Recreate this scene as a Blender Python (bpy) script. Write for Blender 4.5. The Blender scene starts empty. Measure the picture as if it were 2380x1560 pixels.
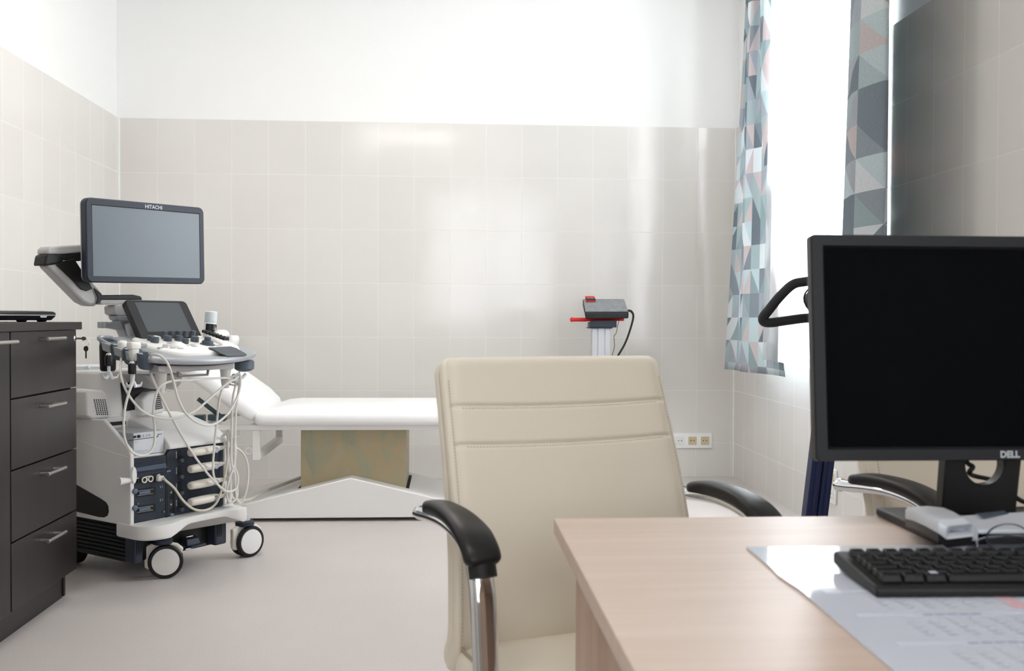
import bpy, bmesh, math, random
from mathutils import Vector, Matrix, Quaternion
random.seed(7)
S = bpy.context.scene
COL = S.collection
PI = math.pi
R = math.radians
V = Vector

# ------------------------------------------------------------------ camera model (solved from the tile grid)
F, YAW, PIT, ROLL, HC = 2344.2, -.06381, -.01732, .00469, 1.02355
CAM_O = V((0, 0, HC))
CAM_M = Matrix.Rotation(YAW, 3, 'Z') @ Matrix.Rotation(PIT, 3, 'X') @ Matrix.Rotation(-ROLL, 3, 'Y')

def ray(px, py):
    return CAM_M @ V(((px - 1190) / F, 1, -(py - 780) / F))

def at(px, py, x=None, y=None, z=None, n=None, p=None):
    """The point of a real plane (x=, y=, z= or normal n through p) that the photo shows at px, py."""
    d = ray(px, py)
    if x is not None: t = x / d.x
    elif y is not None: t = y / d.y
    elif z is not None: t = (z - HC) / d.z
    else: t = (V(p) - CAM_O).dot(V(n)) / d.dot(V(n))
    return CAM_O + t * d

# ------------------------------------------------------------------ materials
def lin(c):
    if isinstance(c, str):
        c = tuple(int(c[i:i + 2], 16) / 255 for i in (0, 2, 4))
    return tuple((v / 12.92 if v <= .04045 else ((v + .055) / 1.055) ** 2.4) for v in c[:3]) + (1,)

def N(nt, t, **k):
    n = nt.nodes.new(t)
    for a, b in k.items():
        if a.startswith('_'): setattr(n, a[1:], b)
        else: n.inputs[a.replace('__', ' ')].default_value = b
    return n

def mat(name, col, rough=.5, metal=0, spec=.5, noise=0, nscale=20, bump=0, bscale=200, coat=0, trans=0, ior=1.45, stretch=(1, 1, 1), emit=None, es=1):
    m = bpy.data.materials.new(name); m.use_nodes = True
    nt = m.node_tree; b = nt.nodes['Principled BSDF']
    c = lin(col)
    b.inputs['Base Color'].default_value = c
    b.inputs['Roughness'].default_value = rough
    b.inputs['Metallic'].default_value = metal
    b.inputs['Specular IOR Level'].default_value = spec
    b.inputs['Coat Weight'].default_value = coat
    b.inputs['Coat Roughness'].default_value = .08
    b.inputs['Transmission Weight'].default_value = trans
    b.inputs['IOR'].default_value = ior
    if emit:
        b.inputs['Emission Color'].default_value = lin(emit); b.inputs['Emission Strength'].default_value = es
    if noise or bump:
        tc = N(nt, 'ShaderNodeTexCoord'); mp = N(nt, 'ShaderNodeMapping')
        mp.inputs['Scale'].default_value = stretch
        nt.links.new(tc.outputs['Object'], mp.inputs['Vector'])
    if noise:
        t = N(nt, 'ShaderNodeTexNoise', Scale=nscale, Detail=5)
        nt.links.new(mp.outputs['Vector'], t.inputs['Vector'])
        mx = N(nt, 'ShaderNodeMix', _data_type='RGBA')
        lo = tuple(max(0, v * (1 - noise)) for v in c[:3]) + (1,); hi = tuple(min(1, v * (1 + noise)) for v in c[:3]) + (1,)
        mx.inputs[6].default_value = lo; mx.inputs[7].default_value = hi
        cr = N(nt, 'ShaderNodeMapRange'); cr.inputs[1].default_value = .3; cr.inputs[2].default_value = .7
        nt.links.new(t.outputs['Fac'], cr.inputs[0])
        nt.links.new(cr.outputs[0], mx.inputs[0]); nt.links.new(mx.outputs[2], b.inputs['Base Color'])
    if bump:
        t2 = N(nt, 'ShaderNodeTexNoise', Scale=bscale, Detail=3)
        nt.links.new(mp.outputs['Vector'], t2.inputs['Vector'])
        bp = N(nt, 'ShaderNodeBump', Strength=bump, Distance=.002)
        nt.links.new(t2.outputs['Fac'], bp.inputs['Height']); nt.links.new(bp.outputs['Normal'], b.inputs['Normal'])
    return m

# ------------------------------------------------------------------ mesh building
def BM(): return bmesh.new()

def frame(d, up=V((0, 0, 1))):
    d = d.normalized()
    if abs(d.dot(up)) > .98: up = V((0, 1, 0))
    s = d.cross(up).normalized()
    return s, s.cross(d).normalized()

def loft(bm, rings, cap=True, closed=True, mi=0, loop=False):
    vs = [[bm.verts.new(p) for p in r] for r in rings]
    n = len(rings[0]); m = len(vs)
    fs = []
    for i in range(m if loop else m - 1):
        a, b = vs[i], vs[(i + 1) % m]
        for j in range(n if closed else n - 1):
            k = (j + 1) % n
            fs.append(bm.faces.new((a[j], a[k], b[k], b[j])))
    if cap and not loop:
        fs.append(bm.faces.new(vs[0][::-1])); fs.append(bm.faces.new(vs[-1]))
    for f in fs: f.material_index = mi
    return fs

def box(bm, c, s, rot=None, mi=0):
    c = V(c); h = V(s) / 2
    ps = [V((x * h.x, y * h.y, z * h.z)) for z in (-1, 1) for x, y in ((-1, -1), (1, -1), (1, 1), (-1, 1))]
    if rot is not None: ps = [rot @ p for p in ps]
    return loft(bm, [[c + p for p in ps[:4]], [c + p for p in ps[4:]]], mi=mi)

def box2(bm, a, b, mi=0):
    a, b = V(a), V(b)
    return box(bm, (a + b) / 2, [abs(v) for v in (b - a)], mi=mi)

def prism(bm, pts, vec, mi=0):
    pts = [V(p) for p in pts]; vec = V(vec)
    return loft(bm, [pts, [p + vec for p in pts]], mi=mi)

def smooth_path(pts, sub=6, closed=False):
    pts = [V(p) for p in pts]; n = len(pts); out = []
    rng = range(n if closed else n - 1)
    for i in rng:
        p0 = pts[(i - 1) % n] if closed or i > 0 else pts[0] * 2 - pts[1]
        p1, p2 = pts[i], pts[(i + 1) % n]
        p3 = pts[(i + 2) % n] if closed or i + 2 < n else pts[-1] * 2 - pts[-2]
        for k in range(sub):
            t = k / sub
            out.append(.5 * ((2 * p1) + (p2 - p0) * t + (2 * p0 - 5 * p1 + 4 * p2 - p3) * t * t + (3 * p1 - p0 - 3 * p2 + p3) * t ** 3))
    if not closed: out.append(pts[-1])
    return out

def tube(bm, pts, r, n=10, smooth=0, closed=False, mi=0, flat=None, up=V((0, 0, 1))):
    """Round (or flat=(a,b) oval) bar along pts; r may be a list."""
    if smooth: pts = smooth_path(pts, smooth, closed)
    pts = [V(p) for p in pts]; m = len(pts)
    rings = []; prev = None
    for i, p in enumerate(pts):
        if closed: d = pts[(i + 1) % m] - pts[i - 1]
        elif i == 0: d = pts[1] - p
        elif i == m - 1: d = p - pts[i - 1]
        else: d = (pts[i + 1] - p).normalized() + (p - pts[i - 1]).normalized()
        if d.length < 1e-9: d = V((0, 0, 1))
        d.normalize()
        if prev is None: s, u = frame(d, up)
        else:
            s = (prev - d * prev.dot(d))
            s = s.normalized() if s.length > 1e-6 else frame(d)[0]
            u = s.cross(d).normalized()
        prev = s
        rr = r[min(len(r) - 1, int(i * len(r) / m))] if isinstance(r, (list, tuple)) and len(r) != m else (r[i] if isinstance(r, (list, tuple)) else r)
        fa, fb = flat if flat else (1, 1)
        rings.append([p + (s * math.cos(a) * fa + u * math.sin(a) * fb) * rr for a in [2 * PI * j / n for j in range(n)]])
    return loft(bm, rings, loop=closed, mi=mi)

def lathe(bm, prof, c=(0, 0, 0), axis=(0, 0, 1), n=24, mi=0, sx=1, sy=1):
    """prof: (radius, height) pairs along the axis."""
    c = V(c); ax = V(axis).normalized(); s, u = frame(ax)
    rings = [[c + ax * h + (s * math.cos(a) * sx + u * math.sin(a) * sy) * max(r, 1e-4) for a in [2 * PI * j / n for j in range(n)]] for r, h in prof]
    return loft(bm, rings, mi=mi)

def rrect(w, h, r, n=4, c=(0, 0)):
    """Rounded rectangle outline, counter-clockwise, in 2D."""
    out = []
    for cx, cy, a0 in ((w / 2 - r, h / 2 - r, 0), (-w / 2 + r, h / 2 - r, 90), (-w / 2 + r, -h / 2 + r, 180), (w / 2 - r, -h / 2 + r, 270)):
        for k in range(n + 1):
            a = R(a0 + 90 * k / n); out.append((c[0] + cx + r * math.cos(a), c[1] + cy + r * math.sin(a)))
    return out

def slab(bm, c, w, h, t, r=.01, ex=V((1, 0, 0)), ey=V((0, 0, 1)), n=5, mi=0, edge=0):
    """Rounded plate: outline w x h in the (ex, ey) plane, thickness t to the back of it (ex cross ey is the front normal)."""
    c = V(c); ex = V(ex).normalized(); ey = V(ey).normalized(); nz = ex.cross(ey)
    def ring(dw, off): return [c + ex * x + ey * y + nz * off for x, y in rrect(w - 2 * dw, h - 2 * dw, max(r - dw, .0005), n)]
    if edge: rings = [ring(edge, -t), ring(0, -t + edge), ring(0, -edge), ring(edge, 0)]
    else: rings = [ring(0, -t), ring(0, 0)]
    return loft(bm, rings, mi=mi)

def clean(bm):
    bmesh.ops.remove_doubles(bm, verts=bm.verts, dist=1e-6)
    bmesh.ops.recalc_face_normals(bm, faces=bm.faces)

def obj(name, bm, mats, parent=None, bevel=0, seg=2, angle=35, sub=0, keep=False, uvf=None):
    if not keep: clean(bm)
    me = bpy.data.meshes.new(name); bm.to_mesh(me); bm.free()
    for m in (mats if isinstance(mats, (list, tuple)) else [mats]): me.materials.append(m)
    for p in me.polygons: p.use_smooth = True
    me.set_sharp_from_angle(angle=R(angle))
    o = bpy.data.objects.new(name, me); COL.objects.link(o)
    if parent is not None: o.parent = parent
    if bevel:
        b = o.modifiers.new('bevel', 'BEVEL'); b.width = bevel; b.segments = seg; b.limit_method = 'ANGLE'; b.angle_limit = R(40); b.harden_normals = False
    if sub:
        s = o.modifiers.new('sub', 'SUBSURF'); s.levels = sub; s.render_levels = sub
    return o

def tag(o, label, cat, group=None, kind=None):
    o['label'] = label; o['category'] = cat
    if group: o['group'] = group
    if kind: o['kind'] = kind
    return o

def thing(name, label, cat, loc=(0, 0, 0), rz=0, group=None):
    o = bpy.data.objects.new(name, None); COL.objects.link(o)
    o.empty_display_size = .05
    o.location = loc; o.rotation_euler = (0, 0, rz)
    return tag(o, label, cat, group)

def struct(name, bm, m, **k):
    o = obj(name, bm, m, **k); o['kind'] = 'structure'; return o

def text_bm(s, size, origin, ex, ey, depth=.0006, spacing=1.0, bold=0.0):
    """Real letter shapes as a mesh: origin is the left end of the base line."""
    cu = bpy.data.curves.new('t', 'FONT'); cu.body = s; cu.size = size; cu.space_character = spacing; cu.extrude = 0; cu.offset = bold; cu.resolution_u = 3
    o = bpy.data.objects.new('t', cu); COL.objects.link(o)
    dg = bpy.context.evaluated_depsgraph_get(); dg.update()
    me = bpy.data.meshes.new_from_object(o.evaluated_get(dg))
    bpy.data.objects.remove(o); bpy.data.curves.remove(cu)
    bm = bmesh.new(); bm.from_mesh(me); bpy.data.meshes.remove(me)
    ex = V(ex).normalized(); ey = V(ey).normalized(); nz = ex.cross(ey); w = max((v.co.x for v in bm.verts), default=0)
    for v in bm.verts: v.co = V(origin) + ex * v.co.x + ey * v.co.y + nz * depth
    return bm, w

def merge(dst, src):
    me = bpy.data.meshes.new('tmp'); src.to_mesh(me); src.free(); dst.from_mesh(me); bpy.data.meshes.remove(me)
# ------------------------------------------------------------------ the room
XL, XR, YB, YF, ZC = -2.0452, 1.8562, 6.4345, -2.3, 3.3
FILL_E = 19  # emission of the added fill lamps
ZT = 2.2563                    # top of the tiling
W1 = (4.19, 5.62, .80, 2.98)   # window behind the curtains: y0, y1, z0, z1
W_FILL = (-.35, 1.6, .85, 2.95)      # opening added behind the camera for fill light: x0, x1, z0, z1
PAINT = mat('wall_paint', 'f1f1f0', rough=.6, spec=.3, bump=.06, bscale=60)
CEIL = mat('ceiling_paint', 'f4f4f2', rough=.8)
TRIM = mat('white_trim', 'f4f5f4', rough=.35)

def tile_mat(name, axis, off):
    m = bpy.data.materials.new(name); m.use_nodes = True
    nt = m.node_tree; L = nt.links.new; b = nt.nodes['Principled BSDF']
    tc = N(nt, 'ShaderNodeTexCoord'); sp = N(nt, 'ShaderNodeSeparateXYZ'); L(tc.outputs['Object'], sp.inputs[0])
    a = N(nt, 'ShaderNodeMath', _operation='SUBTRACT'); a.inputs[1].default_value = off; L(sp.outputs[axis], a.inputs[0])
    c = N(nt, 'ShaderNodeMath', _operation='SUBTRACT'); c.inputs[1].default_value = .2188; L(sp.outputs['Z'], c.inputs[0])
    cb = N(nt, 'ShaderNodeCombineXYZ'); L(a.outputs[0], cb.inputs[0]); L(c.outputs[0], cb.inputs[1])
    br = N(nt, 'ShaderNodeTexBrick', _offset=0.0, _squash=1.0, Scale=1.0)
    br.inputs['Mortar Size'].default_value = .0014; br.inputs['Mortar Smooth'].default_value = .25; br.inputs['Bias'].default_value = 0
    br.inputs['Brick Width'].default_value = .22786; br.inputs['Row Height'].default_value = .34
    br.inputs['Color1'].default_value = lin('dfdcd8'); br.inputs['Color2'].default_value = lin('dcd9d4'); br.inputs['Mortar'].default_value = lin('eae8e6')
    L(cb.outputs[0], br.inputs['Vector']); L(br.outputs['Color'], b.inputs['Base Color'])
    rr = N(nt, 'ShaderNodeMapRange'); rr.inputs[3].default_value = .11; rr.inputs[4].default_value = .6
    L(br.outputs['Fac'], rr.inputs[0]); L(rr.outputs[0], b.inputs['Roughness'])
    ns = N(nt, 'ShaderNodeTexNoise', Scale=5.5, Detail=1.0); L(tc.outputs['Object'], ns.inputs['Vector'])
    b1 = N(nt, 'ShaderNodeBump', Strength=.35, Distance=.004); L(ns.outputs['Fac'], b1.inputs['Height'])
    b2 = N(nt, 'ShaderNodeBump', Strength=.5, Distance=.0015, _invert=True); L(br.outputs['Fac'], b2.inputs['Height']); L(b1.outputs[0], b2.inputs['Normal'])
    L(b2.outputs[0], b.inputs['Normal'])
    b.inputs['Specular IOR Level'].default_value = .55
    return m

T_BACK = tile_mat('tiles_back', 'X', XL + .2364)
T_LEFT = tile_mat('tiles_left', 'Y', 4.7926)
T_RIGHT = tile_mat('tiles_right', 'Y', 6.2073)
T_NEAR = tile_mat('tiles_right_near', 'Y', 3.9975)
FLOOR = mat('linoleum', 'c6bfbc', rough=.42, spec=.4, noise=.055, nscale=160, bump=.05, bscale=300)

def floor_mat():
    nt = FLOOR.node_tree; b = nt.nodes['Principled BSDF']
    old = b.inputs['Base Color'].links[0].from_socket
    tc = N(nt, 'ShaderNodeTexCoord'); t = N(nt, 'ShaderNodeTexNoise', Scale=1.6, Detail=4); nt.links.new(tc.outputs['Object'], t.inputs['Vector'])
    mr = N(nt, 'ShaderNodeMapRange'); mr.inputs[1].default_value = .3; mr.inputs[2].default_value = .7; mr.inputs[3].default_value = .95; mr.inputs[4].default_value = 1.03
    nt.links.new(t.outputs['Fac'], mr.inputs[0])
    mx = N(nt, 'ShaderNodeMix', _data_type='RGBA', _blend_type='MULTIPLY'); mx.inputs[0].default_value = 1
    nt.links.new(old, mx.inputs[6]); nt.links.new(mr.outputs[0], mx.inputs[7]); nt.links.new(mx.outputs[2], b.inputs['Base Color'])
floor_mat()

bm = BM(); box2(bm, (XL - .3, YF - .2, -.12), (XR + .5, YB + .3, 0)); struct('floor', bm, FLOOR)
bm = BM(); box2(bm, (XL - .3, YF - .2, ZC), (XR + .5, YB + .3, ZC + .12)); struct('ceiling', bm, CEIL)
# weld seam of the linoleum in the corner beyond the chair
bm = BM()
a, b_ = at(1684, 1120, z=.0), at(1712, 1150, z=.0); d = (b_ - a).normalized() * .004; q = V((-d.y, d.x, 0))
prism(bm, [a + q, b_ + q, b_ - q, a - q], (0, 0, .0012)); struct('trim_4', bm, mat('weld_seam', 'cfcac6', rough=.5))
bm = BM(); box2(bm, (XL, YB, 0), (XR, YB + .2, ZT), 1); box2(bm, (XL - .02, YB + .02, ZT), (XR + .02, YB + .2, ZC), 0); struct('wall_back', bm, [PAINT, T_BACK])
bm = BM(); box2(bm, (XL, YF, 0), (XL - .2, YB, ZT), 1); box2(bm, (XL - .02, YF, ZT), (XL - .2, YB + .02, ZC), 0); struct('wall_left', bm, [PAINT, T_LEFT])
bm = BM(); fx = [XL, W_FILL[0], W_FILL[1], XR]; fz = [0, W_FILL[2], W_FILL[3], ZC]
for i in range(3):
    for j in range(3):
        if (i, j) != (1, 1): box2(bm, (fx[i], YF, fz[j]), (fx[i + 1], YF - .42, fz[j + 1]))
struct('wall_front', bm, mat('front_wall_paint', 'b5b1ac', rough=.7))
# right wall: tiled pieces round two window openings, the niches are as deep as the wall
bm = BM()
ys = sorted([YF, W1[0], W1[1], YB]); zs = sorted([0, W1[2], ZT, W1[3], ZC])
for i in range(len(ys) - 1):
    for j in range(len(zs) - 1):
        yc, zc = (ys[i] + ys[i + 1]) / 2, (zs[j] + zs[j + 1]) / 2
        if any(w[0] < yc < w[1] and w[2] < zc < w[3] for w in (W1,)): continue
        if zs[j + 1] <= ZT + 1e-6: box2(bm, (XR, ys[i], zs[j]), (XR + .42, ys[i + 1], zs[j + 1]), 2 if yc < W1[0] else 1)
        else: box2(bm, (XR + .02, ys[i], zs[j]), (XR + .42, ys[i + 1] + (.02 if i == len(ys) - 2 else 0), zs[j + 1]), 0)
for f in bm.faces:             # the reveals are painted, not tiled
    c = f.calc_center_median(); f.normal_update()
    if c.x > XR + .03 and f.material_index: f.material_index = 0
struct('wall_right', bm, [PAINT, T_RIGHT, T_NEAR])
# white strips in the tiled corners and on the edge of the window niche
bm = BM(); box2(bm, (XL, YB - .009, 0), (XL + .007, YB, ZT)); struct('trim_1', bm, TRIM)
bm = BM(); box2(bm, (XR - .008, YB - .008, 0), (XR, YB, ZT)); struct('trim_2', bm, TRIM)
bm = BM(); box2(bm, (XR - .006, W1[0] - .003, W1[2]), (XR + .02, W1[0] + .008, ZT)); struct('trim_3', bm, TRIM)

GLASS = bpy.data.materials.new('window_glass'); GLASS.use_nodes = True
nt = GLASS.node_tree; nt.nodes.remove(nt.nodes['Principled BSDF'])
fr = N(nt, 'ShaderNodeFresnel', IOR=1.45); tr = N(nt, 'ShaderNodeBsdfTransparent'); gl = N(nt, 'ShaderNodeBsdfGlossy', Roughness=.02); mx = N(nt, 'ShaderNodeMixShader')
ge = N(nt, 'ShaderNodeNewGeometry'); iv = N(nt, 'ShaderNodeMath', _operation='SUBTRACT'); iv.inputs[0].default_value = 1; nt.links.new(ge.outputs['Backfacing'], iv.inputs[1])
ml = N(nt, 'ShaderNodeMath', _operation='MULTIPLY'); nt.links.new(fr.outputs[0], ml.inputs[0]); nt.links.new(iv.outputs[0], ml.inputs[1]); nt.links.new(ml.outputs[0], mx.inputs[0]); nt.links.new(tr.outputs[0], mx.inputs[1]); nt.links.new(gl.outputs[0], mx.inputs[2]); nt.links.new(mx.outputs[0], nt.nodes['Material Output'].inputs[0])
PVC = mat('window_frame', 'f2f3f3', rough=.35)

def window(name, w, M):
    """Frame, panes, sill and the daylight of one window. M maps (along the wall, outwards, up) to the room."""
    a0, a1, z0, z1 = w; d = .30; t = .075; mid = (a0 + a1) / 2
    def bx(bm, p, q): box2(bm, M(*p), M(*q))
    bm = BM()
    for a, b in (((a0, z0), (a1, z0 + t)), ((a0, z1 - t), (a1, z1)), ((a0, z0 + t), (a0 + t, z1 - t)), ((a1 - t, z0 + t), (a1, z1 - t)),
                 ((mid - .055, z0 + t), (mid + .055, z1 - t)), ((a0 + t, z1 - .62), (mid - .055, z1 - .55)), ((mid + .055, z1 - .62), (a1 - t, z1 - .55))):
        bx(bm, (a[0], d, a[1]), (b[0], d + .07, b[1]))
    o = struct(name, bm, PVC, bevel=.006)
    bm = BM(); bx(bm, (a0 + t, d + .03, z0 + t), (a1 - t, d + .036, z1 - t)); obj('pane', bm, GLASS, o)
    bm = BM(); bx(bm, (a0 + .002, 0, z0), (a1 - .002, d, z0 + .025)); obj('window_sill', bm, PVC, o, bevel=.004)
    l = bpy.data.lights.new(name + '_daylight', 'AREA'); l.shape = 'RECTANGLE'
    lo = bpy.data.objects.new(name + '_daylight', l); COL.objects.link(lo); lo.location = M(mid, .44, (z0 + z1) / 2)
    inward = V(M(mid, 0, z0)) - V(M(mid, 1, z0)); lo.rotation_euler = inward.to_track_quat('-Z', 'Y').to_euler()
    l.size = a1 - a0; l.size_y = z1 - z0
    return l
D1 = window('window_1', W1, lambda a, d, z: (XR + d, a, z))
D_FILL = window('fill_window', W_FILL, lambda a, d, z: (a, YF - d, z))  # added unseen window, brightens the surfaces that face the camera
# two lamps added out of view under the ceiling to fill the room
FILL_LAMP = mat('fill_lamp_diffuser', 'ffffff', rough=.5, emit='fffaf2', es=FILL_E); LBOX = mat('fill_lamp_housing', 'eeeeec', rough=.4)
for k, (x, y, lb) in enumerate(((-.5, .4, 'added flat white fill lamp, unseen, above the oak desk'), (-.8, 4.3, 'added flat white fill lamp, unseen, above the middle of the room'))):
    t = thing('fill_lamp', lb, 'fill lamp', (x, y, ZC - .06), 0, 'added fill lamps')
    bm = BM(); box2(bm, (-.62, -.16, .012), (.62, .16, .0598)); obj('housing', bm, LBOX, t, bevel=.006)
    bm = BM(); box2(bm, (-.60, -.14, .0), (.60, .14, .0118)); obj('diffuser', bm, FILL_LAMP, t, bevel=.004)
# door of the wall behind the camera
bm = BM(); box2(bm, (-1.5, YF + .002, 0), (-.58, YF + .045, 2.06)); dd = struct('door_1', bm, mat('door_white', 'e9e8e4', rough=.4), bevel=.004)
bm = BM(); tube(bm, [(-.66, YF + .05, 1.02), (-.66, YF + .1, 1.02), (-.79, YF + .1, 1.02)], .009); obj('door_handle', bm, mat('door_steel', 'b8b8b8', rough=.3, metal=1), dd)
for k, a in enumerate([((-1.58, YF, 0), (-1.502, YF + .03, 2.14)), ((-.578, YF, 0), (-.5, YF + .03, 2.14)), ((-1.502, YF, 2.063), (-.578, YF + .03, 2.14))]):
    bm = BM(); box2(bm, *a); struct('trim_%d' % (5 + k), bm, TRIM)
# ------------------------------------------------------------------ curtains and sockets
def sheer_mat():
    m = bpy.data.materials.new('sheer_fabric'); m.use_nodes = True
    nt = m.node_tree; nt.nodes.remove(nt.nodes['Principled BSDF']); L = nt.links.new
    tl = N(nt, 'ShaderNodeBsdfTranslucent', Color=(.95, .96, .97, 1)); df = N(nt, 'ShaderNodeBsdfDiffuse', Color=(.93, .94, .95, 1)); tp = N(nt, 'ShaderNodeBsdfTransparent')
    a = N(nt, 'ShaderNodeMixShader'); a.inputs[0].default_value = .38; b = N(nt, 'ShaderNodeMixShader'); b.inputs[0].default_value = .58
    L(tl.outputs[0], a.inputs[1]); L(df.outputs[0], a.inputs[2]); L(a.outputs[0], b.inputs[1]); L(tp.outputs[0], b.inputs[2]); L(b.outputs[0], nt.nodes['Material Output'].inputs[0])
    return m
SHEER = sheer_mat()

def pattern_mat():
    """Printed cloth: squares cut in triangles, greys, sea green, pale blush and white."""
    m = bpy.data.materials.new('triangle_print_fabric'); m.use_nodes = True
    nt = m.node_tree; nt.nodes.remove(nt.nodes['Principled BSDF']); L = nt.links.new
    uv = N(nt, 'ShaderNodeUVMap'); sp = N(nt, 'ShaderNodeSeparateXYZ'); L(uv.outputs[0], sp.inputs[0])
    def math1(op, a, b=None, c=None):
        n = N(nt, 'ShaderNodeMath', _operation=op)
        for i, v in enumerate((a, b, c)):
            if v is None: continue
            if isinstance(v, (int, float)): n.inputs[i].default_value = v
            else: L(v, n.inputs[i])
        return n.outputs[0]
    u = math1('DIVIDE', sp.outputs[0], .129); v = math1('DIVIDE', sp.outputs[1], .129)
    fu, fv = math1('FLOOR', u), math1('FLOOR', v); gu, gv = math1('FRACT', u), math1('FRACT', v)
    cell = N(nt, 'ShaderNodeCombineXYZ'); L(fu, cell.inputs[0]); L(fv, cell.inputs[1]); cell.inputs[2].default_value = 3.7
    wn = N(nt, 'ShaderNodeTexWhiteNoise', _noise_dimensions='3D'); L(cell.outputs[0], wn.inputs['Vector'])
    flip = math1('GREATER_THAN', wn.outputs['Value'], .5)
    t1 = math1('GREATER_THAN', math1('ADD', gu, gv), 1.0); t2 = math1('GREATER_THAN', gu, gv)
    tri = math1('ADD', math1('MULTIPLY', t1, flip), math1('MULTIPLY', t2, math1('SUBTRACT', 1.0, flip)))
    c2 = N(nt, 'ShaderNodeCombineXYZ'); L(fu, c2.inputs[0]); L(fv, c2.inputs[1]); L(math1('ADD', tri, 11.3), c2.inputs[2])
    w2 = N(nt, 'ShaderNodeTexWhiteNoise', _noise_dimensions='3D'); L(c2.outputs[0], w2.inputs['Vector'])
    rp = N(nt, 'ShaderNodeValToRGB'); cr = rp.color_ramp; cr.interpolation = 'CONSTANT'
    cols = ['99a2a9', 'b2c0c3', 'cac2c3', '858f98', 'c3d0d3', 'b1b6be', 'd5dadc', 'a2b2b5']
    while len(cr.elements) < len(cols): cr.elements.new(.5)
    for i, c in enumerate(cols): cr.elements[i].position = i / len(cols); cr.elements[i].color = lin(c)
    L(w2.outputs['Value'], rp.inputs[0])
    mp = N(nt, 'ShaderNodeMapping'); mp.inputs['Scale'].default_value = (90, 700, 1); L(uv.outputs[0], mp.inputs[0])
    ns = N(nt, 'ShaderNodeTexNoise', Scale=1.0, Detail=2); L(mp.outputs[0], ns.inputs['Vector'])
    mr = N(nt, 'ShaderNodeMapRange'); mr.inputs[1].default_value = .3; mr.inputs[2].default_value = .7; mr.inputs[3].default_value = .86; mr.inputs[4].default_value = 1.1; L(ns.outputs['Fac'], mr.inputs[0])
    mx = N(nt, 'ShaderNodeMix', _data_type='RGBA', _blend_type='MULTIPLY'); mx.inputs[0].default_value = 1; L(rp.outputs[0], mx.inputs[6]); L(mr.outputs[0], mx.inputs[7])
    df = N(nt, 'ShaderNodeBsdfDiffuse'); tl = N(nt, 'ShaderNodeBsdfTranslucent'); ms = N(nt, 'ShaderNodeMixShader'); ms.inputs[0].default_value = .22
    L(mx.outputs[2], df.inputs[0]); L(mx.outputs[2], tl.inputs[0]); L(df.outputs[0], ms.inputs[1]); L(tl.outputs[0], ms.inputs[2]); L(ms.outputs[0], nt.nodes['Material Output'].inputs[0])
    return m
PRINT = pattern_mat()

def cloth(name, fn, m, nu, nv, u_len, thick, v0=0):
    """fn(s, t) -> point; s runs along the cloth, t from the hem (0) to the top (1). UV in metres."""
    bm = BM(); uvl = bm.loops.layers.uv.new('UVMap')
    g = [[bm.verts.new(fn(i / nu, j / nv)) for i in range(nu + 1)] for j in range(nv + 1)]
    for j in range(nv):
        for i in range(nu):
            f = bm.faces.new((g[j][i], g[j][i + 1], g[j + 1][i + 1], g[j + 1][i]))
            for l, (a, b) in zip(f.loops, ((i, j), (i + 1, j), (i + 1, j + 1), (i, j + 1))):
                l[uvl].uv = (a / nu * u_len, g[b][a].co.z + v0)
    o = obj(name, bm, m, keep=True, angle=180)
    sm = o.modifiers.new('cloth thickness', 'SOLIDIFY'); sm.thickness = thick; sm.offset = 0
    return o

def lerp(a, b, t): return a + (b - a) * t

def ypx(px, x): return at(px, 740, x=x).y
def along(pts, s):
    """Point at share s of the length of a 2D path."""
    L_ = [0]
    for a, b in zip(pts, pts[1:]): L_.append(L_[-1] + math.dist(a, b))
    d = s * L_[-1]
    for i in range(len(pts) - 1):
        if d <= L_[i + 1] or i == len(pts) - 2:
            k = (d - L_[i]) / max(L_[i + 1] - L_[i], 1e-9); return [lerp(a, b, k) for a, b in zip(pts[i], pts[i + 1])]
XC = 1.64                                   # the curtains hang well clear of the wall
def left_curtain(s, t):
    q = min(1, t / .86)
    y1, y0 = ypx(lerp(1690, 1737, q), XC), ypx(lerp(1832, 1795, min(1, q * 1.6)), XC)
    pts = [(1.838, y1 + .04 - .10 * t), (1.75, y1 + .03 - .06 * t), (XC + .02, y1 + .012), (XC - .02, y1 - .02), (XC - .012, lerp(y1, y0, .3)), (XC, y0)]
    if s < .22: x, y = along([(p[0], p[1]) for p in pts[:4]], s / .22)
    else:
        k = (s - .22) / .78; y = lerp(y1 - .02, y0, k)
        w = lerp(.018, .040, t); ph = k * 2 * PI * lerp(1.7, 2.6, t)
        x = XC - .02 * (1 - k) + w * math.sin(ph) + .006 * math.sin(k * 15 + t * 5)
        y += .014 * math.sin(ph * 2) * t
    z = lerp(.725 + .02 * s, ZC - .03, t)
    return V((x, y, z))
o = cloth('patterned_curtain', left_curtain, PRINT, 170, 60, 1.55, .002)
tag(o, 'curtain with grey and green triangles hanging in the back corner, its hem below the sheer', 'curtain', 'patterned curtains at the window')

def right_curtain(s, t):
    q = min(1, t / .86); x0 = 1.548
    ya, yb_ = ypx(lerp(1938, 1971, q), x0), ypx(2041, x0 + .012)
    pts = smooth_path([V((x0 + .012, ya, 0)), V((x0 - .012, lerp(ya, yb_, .45), 0)), V((x0 + .002, yb_ + .02, 0)), V((x0 + .03, yb_ - .015, 0)), V((x0 + .10, ypx(2050, x0 + .10), 0)), V((1.75, ypx(2053.5, 1.75), 0)), V((1.842, ypx(2055, 1.842), 0))], 6)
    x, y = along([(p.x, p.y) for p in pts], s)
    return V((x + .004 * math.sin(s * 20 + t * 3), y, lerp(.72, ZC - .03, t)))
o = cloth('patterned_curtain', right_curtain, PRINT, 90, 60, .72, .002, v0=.05)
tag(o, 'flat strip of triangle print curtain between the white sheer and the near tiled wall', 'curtain', 'patterned curtains at the window')

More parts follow.
